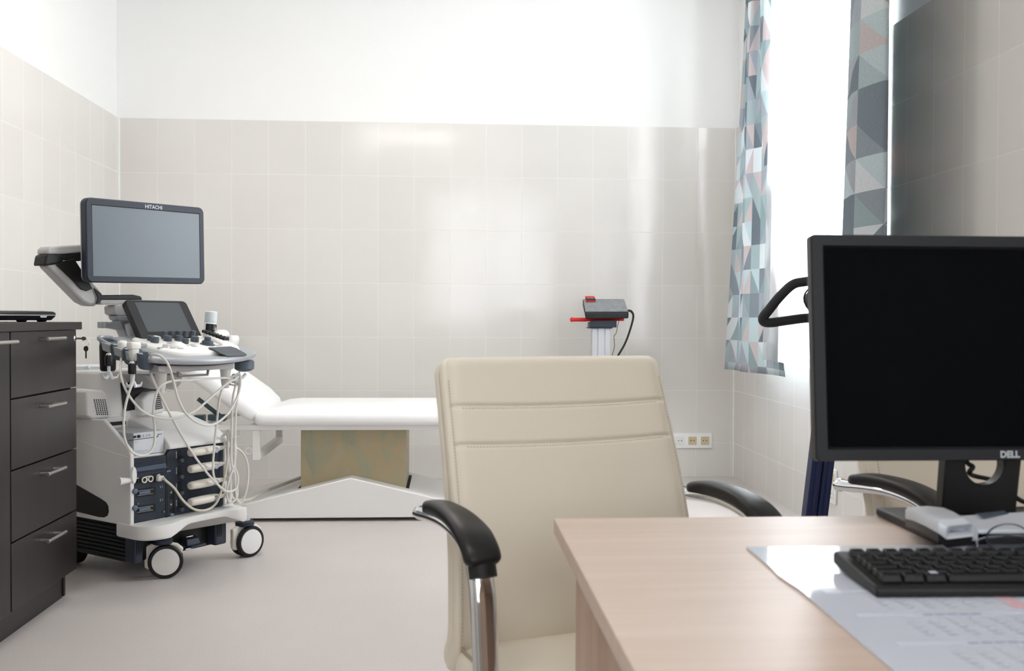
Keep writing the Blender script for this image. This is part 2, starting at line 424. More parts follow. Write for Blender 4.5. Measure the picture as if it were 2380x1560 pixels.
def sheer(s, t):
    x0 = 1.600
    q = min(1, t / .86)
    ya, yb_ = ypx(lerp(1775, 1791, q), x0), ypx(1996, x0)
    k = s * 2 * PI * 8
    y = lerp(ya, yb_, s) + .015 * math.sin(k + 1.2)
    x = x0 + .012 * math.sin(k) * min(1, s / .03) * (1 if s < .86 else .6)
    z = lerp(.820 - .03 * math.floor(s * 7.5) / 7 - .004 * math.sin(k), ZC - .03, t)
    return V((x, y, z))
o = cloth('sheer_curtain', sheer, SHEER, 220, 24, 2.2, .0012)
tag(o, 'white see-through curtain glowing with daylight between the two patterned curtains', 'curtain')

# wall sockets
FRAME_W = mat('socket_frame', 'f3f3f3', rough=.3); SOCK_B = mat('socket_beige', 'd2c6a4', rough=.35); SOCK_W = mat('socket_white', 'ececea', rough=.35); HOLE = mat('dark_hole', '191715', rough=.6); BRASS = mat('contact_metal', 'a8a49a', rough=.3, metal=1)
def socket(parent, c, ex, m, s=.053):
    """A square earthed socket: insert with a round well, two pin holes and two contact springs."""
    c = V(c); ex = V(ex); ey = V((0, 0, 1)); nz = ex.cross(ey)
    bm = BM(); outer = rrect(s, s, .005, 5); n = len(outer); r = s * .40
    def circ(rr, off): 
        out = []
        for x, y in outer:
            a = math.atan2(y, x); out.append(c + ex * rr * math.cos(a) + ey * rr * math.sin(a) + nz * off)
        return out
    rings = [[c + ex * x + ey * y for x, y in outer], [c + ex * x + ey * y + nz * .004 for x, y in outer], circ(r, .004), circ(r * .96, .0006)]
    loft(bm, rings)
    o = obj('socket_insert', bm, m, parent)
    bm = BM()
    for sx in (-1, 1): lathe(bm, [(.0034, .0005), (.0034, .0013)], c + ex * sx * .0095, nz, 10)
    obj('pin_hole', bm, HOLE, o)
    for sz in (-1, 1):
        bm = BM(); box(bm, c + ey * sz * r * .86 + nz * .002, (.006, .003, .006)); obj('earth_contact', bm, BRASS, o)
    return o
ex = V((1, 0, 0)); yb = YB - .001
xs = [at(px, 1024, y=yb).x for px in (1637, 1608, 1579.5, 1551)]
zc = at(1622, 1024, y=yb).z
t = thing('wall_socket_strip', 'white frame of four sockets, two beige, on the back wall right of the cream chair', 'wall socket', ((xs[0] + xs[3]) / 2, yb, zc))
sp = xs[0] - xs[1]; w0 = sp * 4 + .012
bm = BM(); slab(bm, (0, -.01, 0), w0, .098, .0095, .006, ex, V((0, 0, 1)), edge=.0015)
obj('frame', bm, FRAME_W, t)
for k in range(4): socket(t, (sp * (1.5 - k), -.0103, 0), ex, SOCK_B if k < 2 else SOCK_W)
c = at(1938, 1130, x=XR - .001)
t = thing('wall_socket', 'double wall socket low on the tiled window wall beside the blue posts', 'wall socket', c)
ey = V((0, -1, 0)); bm = BM(); slab(bm, (-.01, 0, 0), .088, .088 * 1.9, .0095, .006, ey, V((0, 0, 1)), edge=.0015)
obj('frame', bm, FRAME_W, t)
socket(t, (-.0103, 0, .037), ey, SOCK_B); socket(t, (-.0103, 0, -.037), ey, SOCK_W)
# ------------------------------------------------------------------ examination couch
WHITE_MET = mat('white_powder_coat', 'eeedec', rough=.35, spec=.5)
VINYL = mat('white_vinyl', 'f3f3f4', rough=.38, spec=.5, bump=.05, bscale=120)
BLACK_GAP = mat('black_gap', '0d0c0c', rough=.8)

def zinc_mat():
    m = mat('yellow_zinc_plate', 'a9a286', rough=.42, metal=.35, spec=.5)
    nt = m.node_tree; b = nt.nodes['Principled BSDF']; L = nt.links.new
    tc = N(nt, 'ShaderNodeTexCoord'); mp = N(nt, 'ShaderNodeMapping'); mp.inputs['Scale'].default_value = (7, 7, 5); mp.inputs['Rotation'].default_value = (0, .5, 0)
    L(tc.outputs['Object'], mp.inputs[0])
    ns = N(nt, 'ShaderNodeTexNoise', Scale=1.0, Detail=6, Roughness=.62, Distortion=.8); L(mp.outputs[0], ns.inputs['Vector'])
    rp = N(nt, 'ShaderNodeValToRGB'); cr = rp.color_ramp
    for i, (p, c) in enumerate(((.30, '93977f'), (.45, 'a5a288'), (.56, 'b3a382'), (.66, 'b5aa91'), (.78, 'a39a92'))):
        if i > 1: cr.elements.new(p)
    for e, (p, c) in zip(cr.elements, ((.30, '9a9d88'), (.45, 'aaa78e'), (.56, 'b5a685'), (.66, 'b4ab94'), (.78, 'a49c94'))):
        e.position = p; e.color = lin(c)
    L(ns.outputs['Fac'], rp.inputs[0]); L(rp.outputs[0], b.inputs['Base Color'])
    return m
ZINC = zinc_mat()
CX, CY = -.482, 5.08            # ridge of the base, front of the base
couch = thing('examination_couch', 'white padded examination couch with raised headrest on a pitched white base along the back wall', 'couch', (CX, CY + .32, 0))
# pitched base: a gable seen from its long side, standing on short feet
def gx(x): return .218 - abs(x) * .246
bm = BM(); hl = .60
prof = [(-hl, .018), (hl, .018), (hl, gx(hl)), (0, .218), (-hl, gx(hl))]
prism(bm, [(x, -.32, z) for x, z in prof], (0, .62, 0))
obj('base_cover', bm, WHITE_MET, couch, bevel=.004)
for sx in (-1, 1):
    for sy in (-1, 1):
        bm = BM(); lathe(bm, [(.025, 0), (.025, .019)], (sx * .52, sy * .24, 0)); obj('foot', bm, BLACK_GAP, couch)
bm = BM(); box2(bm, (-.262, -.215, gx(.26) - .05), (.272, .19, .472)); obj('lifting_column', bm, ZINC, couch, bevel=.003)
for x0, x1 in ((-.275, -.2625), (.2725, .288)):
    bm = BM(); prism(bm, [(x0, -.225, gx(x0) + .0012), (x1, -.225, gx(x1) + .0012), (x1, .2, gx(x1) + .0012), (x0, .2, gx(x0) + .0012)], (0, 0, -.004)); obj('column_slot', bm, BLACK_GAP, couch)
# frame under the pads
bm = BM()
for y in (-.345, .385): box2(bm, (-.74, y, .462), (.92, y + .03, .487))
for x in (-.74, -.50, .3, .89): box2(bm, (x, -.3149, .4621), (x + .03, .3849, .4869))
obj('pad_frame', bm, WHITE_MET, couch, bevel=.002)
# hanging U bracket for the paper roll
bm = BM()
w = .036
box2(bm, (-.482, -.34, .312), (-.446, -.304, .462))
box2(bm, (-.482, .34, .312), (-.446, .376, .462))
box2(bm, (-.4819, -.304, .3125), (-.4461, .34, .3479))
obj('paper_roll_bracket', bm, WHITE_MET, couch, bevel=.003)
bm = BM(); tube(bm, [V((-.502 + .016 * math.cos(a), -.325, .355 + .016 * math.sin(a))) for a in [2 * PI * k / 20 for k in range(20)]], .004, 8, closed=True); obj('hook_ring', bm, WHITE_MET, couch)
bm = BM(); tube(bm, [(-.63, -.33, .463), (-.63, -.33, .435), (-.622, -.33, .427), (-.548, -.33, .427), (-.54, -.33, .435), (-.54, -.33, .463)], .005, 8, smooth=3); obj('side_loop', bm, WHITE_MET, couch)

def pad(name, x0, x1, wy, th, crown, M, rnd=.03, nx=26, ny=14, notch=0):
    """A stuffed vinyl pad: crowned top, rounded rim, flat underside. M places it (x along, y across, z up)."""
    bm = BM(); rings = []
    def outline(k, h):
        """k shrinks the outline, h is its height."""
        return [(x, y, h) for x, y in rrect(x1 - x0 - 2 * k, wy - 2 * k, max(.055 - k * .6, .012), 6, ((x0 + x1) / 2, 0))]
    for k, h in ((.012, 0), (.003, .006), (0, .02), (.001, th * .55), (.006, th * .78), (.018, th * .93), (.04, th), (.08, th + crown * .45), (.15, th + crown * .85), (.22, th + crown)):
        if k < min(x1 - x0, wy) / 2 - .02: rings.append([M @ V(p) for p in outline(k, h)])
    loft(bm, rings)
    return obj(name, bm, VINYL, couch, angle=60)
Mseat = Matrix.Translation((0, .0, .488))
pad('seat_pad', -.475, .95, .755, .064, .030, Mseat)
ang = R(36)
Mh = Matrix.Translation((-.478, 0, .497)) @ Matrix.Rotation(ang, 4, 'Y')
# hinge at the near end of the head pad; local -x climbs
def head_pad():
    bm = BM(); rings = []
    L_ = .60; wy = .755; th = .078
    for k, h in ((.012, 0), (.003, .006), (0, .02), (.001, th * .5), (.006, th * .78), (.018, th * .93), (.04, th), (.08, th + .012), (.15, th + .02), (.22, th + .024)):
        rings.append([Mh @ V((x, y, h)) for x, y in rrect(L_ - 2 * k, wy - 2 * k, max(.075 - k * .6, .012), 7, (-L_ / 2, 0))])
    loft(bm, rings)
    return obj('head_pad', bm, VINYL, couch, angle=60)
head_pad()
TEAL = mat('teal_metal', '4e6168', rough=.35, metal=.5)
bm = BM()
tube(bm, [(-.66, -.12, .49), (-.80, -.12, .60)], .011, 10); box(bm, (-.70, -.12, .505), (.09, .05, .03)); box(bm, (-.79, -.12, .50), (.05, .06, .035))
obj('lift_gas_spring', bm, TEAL, couch, bevel=.002)
# power cord of the couch lying over the base
bm = BM(); tube(bm, [(-.275, .12, .165), (-.36, -.02, .147), (-.46, -.2, .1268), (-.51, -.30, .108), (-.562, -.345, .118), (-.585, -.345, .15), (-.60, -.335, .3), (-.60, -.33, .46)], .0085, 10, smooth=6)
obj('cord', bm, mat('cord_beige', 'cfcbc0', rough=.5), couch)

# ------------------------------------------------------------------ weighing scale against the back wall
RED = mat('red_plastic', 'd8262b', rough=.35); DARKP = mat('dark_plastic', '16171a', rough=.45); ALU = mat('brushed_aluminium', 'd3d5da', rough=.38, metal=.35)
SLATE = mat('slate_metal', '3b444e', rough=.4, metal=.3)
sy = 6.1
P = lambda px, py, dy=0: at(px, py, y=sy + dy)
o0 = P(1396, 790); o0.z = 0
scale = thing('weighing_scale', 'column weighing scale with tilted dark display and red bars, behind the cream chair', 'scale', o0)
Lc = lambda px, py, dy=0: P(px, py, dy) - o0
zb = .045
bm = BM(); slab(bm, (0, -.14, zb), .42, .42, .03, .03, V((1, 0, 0)), V((0, 1, 0)), edge=.004); obj('platform', bm, DARKP, scale)
for sx in (-1, 1):
    for q in (-.3, .02):
        bm = BM(); lathe(bm, [(.02, 0), (.02, .0155)], (sx * .17, q, 0)); obj('foot', bm, DARKP, scale)
ztop = Lc(1396, 763).z
bm = BM(); hw = .056
for a, b in ((-.056, -.0235), (-.0195, .0195), (.0235, .056)): box2(bm, (a, -.03, zb - .002), (b, .03, ztop))
for a in (-.0235, .0195): box2(bm, (a - .0005, -.0265, zb - .002), (a + .0045, .0265, ztop - .001))
obj('column', bm, ALU, scale, bevel=.002)
bm = BM(); a0, a1 = Lc(1368, 763), Lc(1429, 745)
box2(bm, (a0.x - .006, -.05, a0.z - .001), (a0.x + .14, .05, a0.z + .006)); 
prism(bm, [(a0.x, -.045, a0.z + .006), (a1.x + .004, -.045, a0.z + .006), (a1.x + .004, -.045, a1.z), (a0.x + .03, -.045, a1.z), (a0.x, -.045, a0.z + .035)], (0, .09, 0))
obj('head_bracket', bm, SLATE, scale, bevel=.002)
b0, b1 = Lc(1325, 743), Lc(1457, 743)
bm = BM(); tube(bm, [(b0.x + .012, .0, b0.z), (b0.x + .10, 0, b0.z)], .0125, 12, flat=(1.5, 1)); tube(bm, [(b0.x + .10, 0, b0.z), (b1.x - .02, 0, b1.z + .001)], .010, 12, flat=(1.5, 1))
lathe(bm, [(.002, -.014), (.012, -.009), (.0155, 0), (.0155, .002)], (b0.x + .012, 0, b0.z), (1, 0, 0), 14)
obj('handle_bar', bm, RED, scale)
# display: a thick tablet, its front edge towards the room and its face tilted up
f0, f1, f2, f3 = Lc(1361, 742, -.10), Lc(1461, 741, -.10), Lc(1462, 727, -.10), Lc(1360, 727, -.10)
t0, t1 = Lc(1354, 695, .05), Lc(1451, 695, .05)
bm = BM(); dn = V((0, .0, -.043))
loft(bm, [[f0, f1, f2, f3], [t0 + dn, t1 + dn, t1, t0]]); disp = obj('display', bm, DARKP, scale, bevel=.007, seg=3)
ex = V((1, 0, 0)); ey = (t0 - f3); ey.x = 0; ey.normalize(); nz = ex.cross(ey); wd = f2.x - f3.x; ht = (t0 - f3).length
cen = (f2 + f3 + t0 + t1) / 4
bm = BM(); q = .004
pf = [f3 + ex * q + ey * .012, f2 - ex * q + ey * .012, t1 - ex * q - ey * q, t0 + ex * q - ey * q]
prism(bm, [p_ + nz * .0004 for p_ in pf], nz * .0012); obj('screen', bm, mat('scratched_grey_film', '8a8d91', rough=.3, noise=.2, nscale=40), disp)
bm = BM(); q = t0 + ex * .046 - ey * .012; slab(bm, q + nz * .012, .060, .062, .012, .006, ex, ey, edge=.003); rt = obj('red_tab', bm, RED, disp)
bm = BM(); slab(bm, q + nz * .0127 - ey * .012, .059, .036, .0005, .003, ex, ey); obj('black_strip', bm, mat('black_print', '1a0808', rough=.4), rt)
bm = BM(); bm2, w_ = text_bm('SOEHNLE', .0105, q + nz * .0132 - ey * .006 - ex * .024, ex, ey, spacing=1.05); merge(bm, bm2); obj('maker_lettering', bm, mat('white_print', 'f0e8e8', rough=.5), rt)
bm = BM(); pth = [Lc(1459, 722, -.03), Lc(1467, 724, -.03), Lc(1472, 736, -.02), Lc(1465, 765), Lc(1452, 800), Lc(1432, 835), Lc(1418, 870, .02)]
tube(bm, pth, .0072, 8, smooth=5, flat=(1, .25), up=V((0, 1, 0))); obj('ribbon_cable', bm, mat('black_ribbon', '26221d', rough=.5), scale)
bm = BM(); tube(bm, [Lc(1440, 742, -.02), Lc(1436, 755, -.02), Lc(1432, 775), Lc(1427, 782), Lc(1428, 805), Lc(1423, 825), Lc(1412, 860, .02)], .0018, 6, smooth=5); obj('thin_wire', bm, mat('brown_wire', '4d4034', rough=.5), scale)

# ------------------------------------------------------------------ white moulded panel of a second device
PLASTIC_W = mat('cool_white_plastic', 'dfe4e8', rough=.35)
a, b_ = at(180, 850, y=4.93), at(236, 850, y=4.93)
dc = V((a.x + .02, 4.93, 0))
dev = thing('equipment_trolley', 'pale white plastic equipment housing standing against the left wall, half hidden by the dark cabinet', 'medical equipment', (dc.x, dc.y, 0))
zt = at(205, 848, y=4.93).z
bm = BM(); slab(bm, (0, 0, zt - .15), .25, .30, .05, .03, V((1, 0, 0)), V((0, 0, 1)), edge=.008); back = obj('back_panel', bm, PLASTIC_W, dev)
kx = at(203, 857, y=4.93).x - dc.x; kz = at(203, 856, y=4.93).z
bm = BM(); lathe(bm, [(.013, -.002), (.013, .004), (.010, .008)], (kx, 0, kz), (0, -1, 0), 20); obj('round_cap', bm, mat('cap_grey', 'c3c9ce', rough=.4), dev)
kz2 = at(201, 902, y=4.93).z
bm = BM(); lathe(bm, [(.008, -.002), (.008, .004), (.006, .006)], (kx, 0, kz2), (0, -1, 0), 16); obj('round_cap', bm, PLASTIC_W, dev)
bm = BM(); prism(bm, [(kx - .016, -.0003, kz - .004), (kx - .004, -.0003, kz - .05), (kx - .0015, -.0003, kz2 + .012), (kx + .0015, -.0003, kz2 + .012), (kx + .004, -.0003, kz - .05), (kx + .016, -.0003, kz - .004), (kx + .01, -.0003, kz - .014), (kx - .01, -.0003, kz - .014)], (0, -.002, 0)); obj('moulded_rib', bm, mat('moulded_white', 'f2f5f7', rough=.3), dev, bevel=.0008)
bm = BM(); box2(bm, (-.15, -.16, .10), (.135, .06, zt - .31)); obj('body', bm, mat('warm_white_plastic', 'dcdad6', rough=.4), dev, bevel=.015, seg=3)
bm = BM(); box2(bm, (-.10, -.02, zt - .3105), (.08, .05, zt - .27)); obj('panel_neck', bm, PLASTIC_W, dev)
for sx in (-.12, .105):
    for sy_ in (-.12, .03):
        bm = BM(); lathe(bm, [(.028, -.012), (.032, -.006), (.032, .006), (.028, .012)], (sx, sy_, .032), (1, 0, 0), 18); c_ = obj('caster', bm, DARKP, dev)
        bm = BM(); box2(bm, (sx - .012, sy_ - .012, .06), (sx + .012, sy_ + .012, .101)); obj('caster_fork', bm, DARKP, dev)
# ------------------------------------------------------------------ ultrasound machine
UW = mat('ultrasound_white', 'e4e3e1', rough=.38); UG = mat('ultrasound_silver', 'a5a8ad', rough=.38, metal=.25); UN = mat('navy_plastic', '202a38', rough=.5)
UB = mat('black_plastic', '0b0c0e', rough=.5); UBR = mat('ribbed_black', '101216', rough=.55); UL = mat('light_grey_plastic', 'b9b8b8', rough=.4); UK = mat('knob_slate', '4d565f', rough=.5)
UD = mat('screen_frame_slate', '232c3a', rough=.5); CHR = mat('chrome', 'd6d6d6', rough=.12, metal=1); CABLE = mat('cable_white', 'dcdad4', rough=.5); PINK = mat('blue_print', '8d9bb5', rough=.5)
IVORY = mat('ivory_plastic', 'dfdad0', rough=.4); INK = mat('white_ink', 'c9d2dc', rough=.6)
ga, gb = at(385, 1346, z=0), at(585, 1295, z=0)
UR = (gb - ga).normalized(); UNv = V((UR.y, -UR.x, 0)); UC = (ga + gb) / 2
us = thing('ultrasound_machine', 'white and dark blue ultrasound machine on four casters, large screen on a folding arm', 'ultrasound machine', UC, math.atan2(UR.y, UR.x))
def loc(P):
    d = P - UC; return V((d.dot(UR), -d.dot(UNv), P.z))
def m(px, py, v): return loc(at(px, py, n=UNv, p=UC + UNv * v))       # on a plane parallel to the front, v towards the viewer
def mu(px, py, u): return loc(at(px, py, n=UR, p=UC + UR * u))
EX, EZ = V((1, 0, 0)), V((0, 0, 1)); FR = V((0, -1, 0))
def up(name, bm, mt, par=us, **k): return obj(name, bm, mt, par, **k)

# --- cart body
u0, u1, ui = -.36, .106, -.182
bm = BM()
hood = [(.050, .225), (.050, .497), (.022, .500), (.024, .516), (.055, .543), (.10, .562), (.17, .583), (.25, .602), (.33, .612), (.62, .60), (.66, .4), (.62, .225)]
prism(bm, [(ui, y, z) for y, z in hood], (u1 - ui, 0, 0))
left = [(.050, .225), (.050, .487), (.275, .495), (.275, .618), (.62, .60), (.66, .4), (.62, .225)]
prism(bm, [(u0 + .018, y, z) for y, z in left], (ui - u0 - .018, 0, 0))
up('body_shell', bm, UW, bevel=.005, seg=3)
side = [(.024, .225), (.023, .491), (.031, .519), (.19, .623), (.36, .616), (.62, .602), (.66, .4), (.62, .225)]
bm = BM(); prism(bm, [(u0, y, z) for y, z in side], (.018, 0, 0)); sp_ = up('side_panel', bm, UW, bevel=.005, seg=3)
bm = BM(); dk = [mu(*q, u0) for q in ((150, 1110), (180, 1128), (236, 1160), (247, 1168), (252, 1177), (253, 1190), (250, 1199), (242, 1203), (230, 1202), (180, 1190), (150, 1186))]
for p_ in dk: p_.x = u0 + .001
prism(bm, dk, (-.0025, 0, 0)); up('dark_inlay', bm, UB, sp_, bevel=.001)
bm = BM(); ln = smooth_path([mu(*q, u0) for q in ((150, 1010), (180, 1022), (240, 1045), (298, 1063))], 6)
tube(bm, [V((u0, p_.y, p_.z)) for p_ in ln], .0013, 6); up('seam_line', bm, mat('seam_light', 'eeedea', rough=.4), sp_)
bm = BM(); prism(bm, [(u1 - .015, y, z) for y, z in [(.024, .225), (.022, .50), (.05, .52), (.2, .52), (.2, .225)]], (.0155, 0, 0)); up('side_panel', bm, UW, bevel=.005, seg=3)
# bumper
bm = BM()
outl = smooth_path([V((x, y, 0)) for x, y in ((-.366, .10), (-.368, .0), (-.358, -.045), (-.325, -.075), (-.27, -.082), (-.215, -.068), (-.15, -.045), (-.05, -.040), (.03, -.045), (.085, -.072), (.125, -.072), (.140, -.045), (.138, .02), (.125, .10))], 5)
def zb(x): return .178 + .03 * min(1, max(0, (x + .26) / .12)) * min(1, max(0, (.11 - x) / .07))
def ring(k, top):
    out = []
    for p_ in outl:
        c = V((p_.x * (1 - k * 1.2), p_.y + k * .6 * (.1 - p_.y) * 2, 0)); c.z = (.243 - .012 * (1 - k * 8)) if top == 2 else (.232 if top == 1 else zb(p_.x) + (.008 if top == -1 else 0)); out.append(c)
    return out
loft(bm, [ring(.02, 0), ring(0, -1), ring(0, 1), ring(.025, 2)]); up('bumper', bm, UW, angle=50)
# dark chassis with louvres
bm = BM(); prism(bm, [(-.335, y, z) for y, z in ((.06, .075), (.06, .222), (.60, .222), (.60, .075))], (.415, 0, 0)); up('chassis', bm, UB, bevel=.006)
bm = BM()
for k in range(8):
    z = .090 + k * .0155; prism(bm, [(-.3362, .075, z), (-.3362, .58, z), (-.3362, .58, z + .009), (-.3362, .075, z + .009)], (-.009, 0, .0), )
up('side_louvre', bm, UBR, bevel=.002)['kind'] = 'stuff'
for x0, x1 in ((-.350, -.312), (.035, .095)):
    bm = BM(); box2(bm, (x0, .012, .080), (x1, .0745, .205)); w_ = up('corner_guard', bm, UN, bevel=.008, seg=3)
    bm = BM()
    for k in range(3): prism(bm, [(x0 + .006 + k * .010, .0112, .185), (x0 + .010 + k * .010, .0112, .115), (x0 + .014 + k * .010, .0112, .185)], (0, -.002, 0))
    up('flame_relief', bm, UBR, w_)
bm = BM(); q = m(447, 1260, -.02)
loft(bm, [[q + V(p_) for p_ in ((-.03, .03, .022), (.03, .03, .022), (.03, .03, -.01), (-.03, .03, -.01))], [q + V(p_) for p_ in ((-.03, -.004, .014), (.03, -.004, .014), (.034, -.012, -.014), (-.034, -.012, -.014))]])
box(bm, q + V((.004, -.022, -.012)), (.075, .03, .008)); up('brake_pedal', bm, UN, bevel=.003)
for b_ in ((V((-.012, .010, .0245)), (.034, .022, .004)), (V((-.02, .004, -.022)), (.036, .022, .006))):
    bm = BM(); box(bm, q + b_[0], b_[1]); up('pedal_bracket', bm, CHR, bevel=.001)
# casters
def caster(c, ax, r=.066):
    """Twin-wheel caster: c is the centre of the wheel disc seen in the photo, ax its outward axis (local)."""
    c = V(c); ax = V(ax).normalized(); sd = V((-ax.y, ax.x, 0))
    if sd.x < 0: sd = -sd
    e = bpy.data.objects.new('caster', None); COL.objects.link(e); e.parent = us
    e.empty_display_size = .02
    for k in (0, 1):
        sg = 1 if k == 0 else -1; cc = c - ax * (.010 + .044 * k)
        bm = BM(); lathe(bm, [(r * .80, -.010), (r - .003, -.0105), (r, -.006), (r, .005), (r - .004, .010), (r * .83, .0105), (r * .80, .008)], cc, ax * sg, 40)
        up('tyre', bm, UB, e)
        bm = BM(); lathe(bm, [(r * .80, -.008), (r * .805, .006), (r * .78, .0105), (r * .5, .0125), (r * .02, .013)], cc, ax * sg, 40)
        up('wheel_disc', bm, UW, e)
    mid = c - ax * .032
    pts = [mid + sd * a + EZ * b_ for a, b_ in ((-.080, .060), (-.078, -.022), (-.062, -.032), (-.03, -.02), (.02, -.012), (.060, .026), (.068, .044), (.045, .064), (0, .076), (-.04, .074))]
    bm = BM(); prism(bm, [p_ - ax * .0112 for p_ in pts], ax * .0224); up('fork', bm, IVORY, e, bevel=.006, seg=3)
    cap = mid + sd * -.012 + EZ * .096
    bm = BM(); lathe(bm, [(.034, -.030), (.040, -.026), (.040, -.012), (.034, -.006)], cap, EZ, 24); up('swivel_ring', bm, UN, e)
    bm = BM(); lathe(bm, [(.022, -.010), (.022, .012), (.019, .017), (.01, .018)], cap, EZ, 24); up('swivel_cap', bm, UL, e)
    return e
caster((-.219, 0, .066), (-.61, -.79, 0))
cf = loc(at(585, 1260, n=UNv, p=UC)); caster((cf.x, cf.y, .066), (-.112, -.993, 0))
for x in (-.27, .05): caster((x + (-.04 if x < 0 else .04), .52, .066), (-1 if x < 0 else 1, 0, 0))
# --- front panel
PV = -.03; PY = .0295
def fp(px, py): 
    p_ = m(px, py, PV); p_.y = PY; return p_
def fquad(bm, q, d0=0, d1=.002, mi=0):
    """Polygon given by photo points on the front panel, from d0 to d1 proud of it."""
    return prism(bm, [fp(*p_) + FR * d0 for p_ in q], FR * (d1 - d0), mi=mi)
bm = BM(); prism(bm, [(x, .0495, z) for x, z in ((-.341, .236), (.0905, .236), (.0905, .4965), (-.176, .4965), (-.19, .478), (-.341, .480))], (0, -.020, 0)); fpn = up('front_panel', bm, UN, bevel=.002)
bm = BM(); fquad(bm, ((304, 1081), (381, 1066), (381, 1079), (304, 1094)), 0, .004); fquad(bm, ((304, 1096), (381, 1081), (381, 1098), (304, 1113)), 0, .003); up('drive_bay', bm, mat('navy_dark', '202835', rough=.45), fpn, bevel=.001)
bm = BM(); fquad(bm, ((308, 1088), (379, 1076), (383, 1087), (311, 1097)), .004, .016); up('tray_handle', bm, mat('navy_light', '44546b', rough=.4), fpn, bevel=.002)
bm = BM(); fquad(bm, ((305, 1116), (381, 1101), (381, 1117), (305, 1130)), 0, .002); jk = up('jack_strip', bm, mat('navy_jack', '1c222c', rough=.5), fpn)
for q, rr, mt in (((334, 1115.5), .0125, IVORY), ((348.5, 1113), .0125, IVORY), ((322, 1118), .009, UB), ((316, 1119), .007, UB)):
    bm = BM(); c = fp(*q); lathe(bm, [(rr * .62, .002), (rr * .66, .006), (rr, .006), (rr, .001)], c, FR, 20); j_ = up('jack', bm, mt, jk)
    bm = BM(); lathe(bm, [(rr * .6, .0019), (rr * .6, .0026)], c, FR, 16); up('jack_hole', bm, HOLE, j_)
bm = BM(); fquad(bm, ((337, 1107.5), (346.5, 1105.5), (346.5, 1108), (337, 1110)), .002, .003); fquad(bm, ((364, 1103), (371, 1101.5), (371, 1105), (364, 1106.5)), .002, .003); fquad(bm, ((314, 1111.5), (321, 1110), (321, 1112), (314, 1113.5)), .002, .003); up('jack_label', bm, INK, jk)
for dy in (0, 39):
    bm = BM(); fquad(bm, ((306, 1139 + dy), (357, 1131.5 + dy), (361, 1134 + dy), (361, 1149 + dy), (357, 1151 + dy), (319, 1157 + dy), (317, 1141 + dy)), .0002, .0012); pb = up('probe_port', bm, mat('port_recess', '0b0d10', rough=.6), fpn)
    bm = BM()
    for a in (1141.3, 1151.2): fquad(bm, ((317, a + dy), (354, a - 5.5 + dy), (354, a - 4 + dy), (317, a + 1.6 + dy)), .0012, .005)
    up('port_rail', bm, mat('steel_rail', '9a968c', rough=.3, metal=.8), pb)
    bm = BM(); fquad(bm, ((321.5, 1144 + dy), (347, 1139.5 + dy), (348.5, 1145 + dy), (321.5, 1149.5 + dy)), .0012, .006); up('port_contact', bm, mat('contact_blue', '5b6f90', rough=.35, metal=.3), pb, bevel=.001)
    bm = BM(); lathe(bm, [(.0105, 0), (.0115, .006), (.010, .012), (.004, .014)], fp(310.5, 1141.5 + dy), FR, 18); up('lock_knob', bm, mat('knob_blue', '566577', rough=.4), pb)
bm = BM()
for q in ((319, 1171), (380, 1190)): lathe(bm, [(.006, 0), (.005, .004), (.001, .005)], fp(*q), FR, 12)
up('screw_cap', bm, UK, fpn)['kind'] = 'stuff'
bm = BM(); fquad(bm, ((386.5, 1058), (397.5, 1056), (398, 1090), (387, 1092.5)), 0, .002); up('side_port', bm, mat('navy_deep', '171c25', rough=.5), fpn)
bm = BM(); fquad(bm, ((386, 1094.5), (395.5, 1092.5), (395.5, 1096), (387, 1098)), 0, .003); fquad(bm, ((394.5, 1194.5), (402.5, 1193), (404.5, 1197.5), (397, 1200)), 0, .003); up('port_label_plate', bm, mat('label_slate', '70829c', rough=.4), fpn)
for q in ((398.5, 1156.5), (398.5, 1187)):
    bm = BM(); lathe(bm, [(.0085, 0), (.0085, .0012)], fp(*q), FR, 18); up('round_hole', bm, UB, fpn)
bm = BM(); fquad(bm, ((384, 1124), (390, 1123), (390, 1205), (384, 1206)), 0, .0014); fquad(bm, ((402.5, 1130), (406, 1129), (406, 1196), (402.5, 1196)), 0, .0014); up('panel_groove', bm, UB, fpn)
bm = BM()
for a in (1050, 1087, 1124, 1162):
    fquad(bm, ((409.2, a), (410, a), (410, a + 15), (409.2, a + 15)), .0001, .0008); fquad(bm, ((408.7, a + 12), (410.6, a + 12), (409.6, a + 16)), .0001, .0008); fquad(bm, ((408.7, a + 3), (410.6, a + 3), (409.6, a)), .0001, .0008)
up('arrow_mark', bm, INK, fpn)
bm = BM(); nf = FR
for q, s_ in (((371, 1134.5), '2 1'), ((371, 1165), '2 1')):
    b2, w_ = text_bm(s_, .012, fp(*q) + nf * .0002, EX, EZ); merge(bm, b2)
for q in ((397.5, 1144), (397.5, 1172), (390.5, 1071)):
    b2, w_ = text_bm('▲', .012, fp(*q) + nf * .0002 - EX * .004, EX, EZ) if False else (None, 0)
    c = fp(*q); prism(bm, [c + V((-.004, 0, -.004)), c + V((.004, 0, -.004)), c + V((0, 0, .004))], FR * .0006)
up('port_marking', bm, INK, fpn)
for k, a in enumerate((1051, 1089, 1127, 1165)):
    bm = BM(); fquad(bm, ((414, a - 8), (421, a - 9), (421, a + 10), (426, a + 12), (426, a + 15), (414, a + 15)), 0, .0012); lt = up('latch_slot', bm, UB, fpn)
    bm = BM(); lathe(bm, [(.0085, 0), (.0095, .008), (.008, .012), (.002, .013)], fp(420, a + 19), FR, 16); up('latch_button', bm, UK, lt)
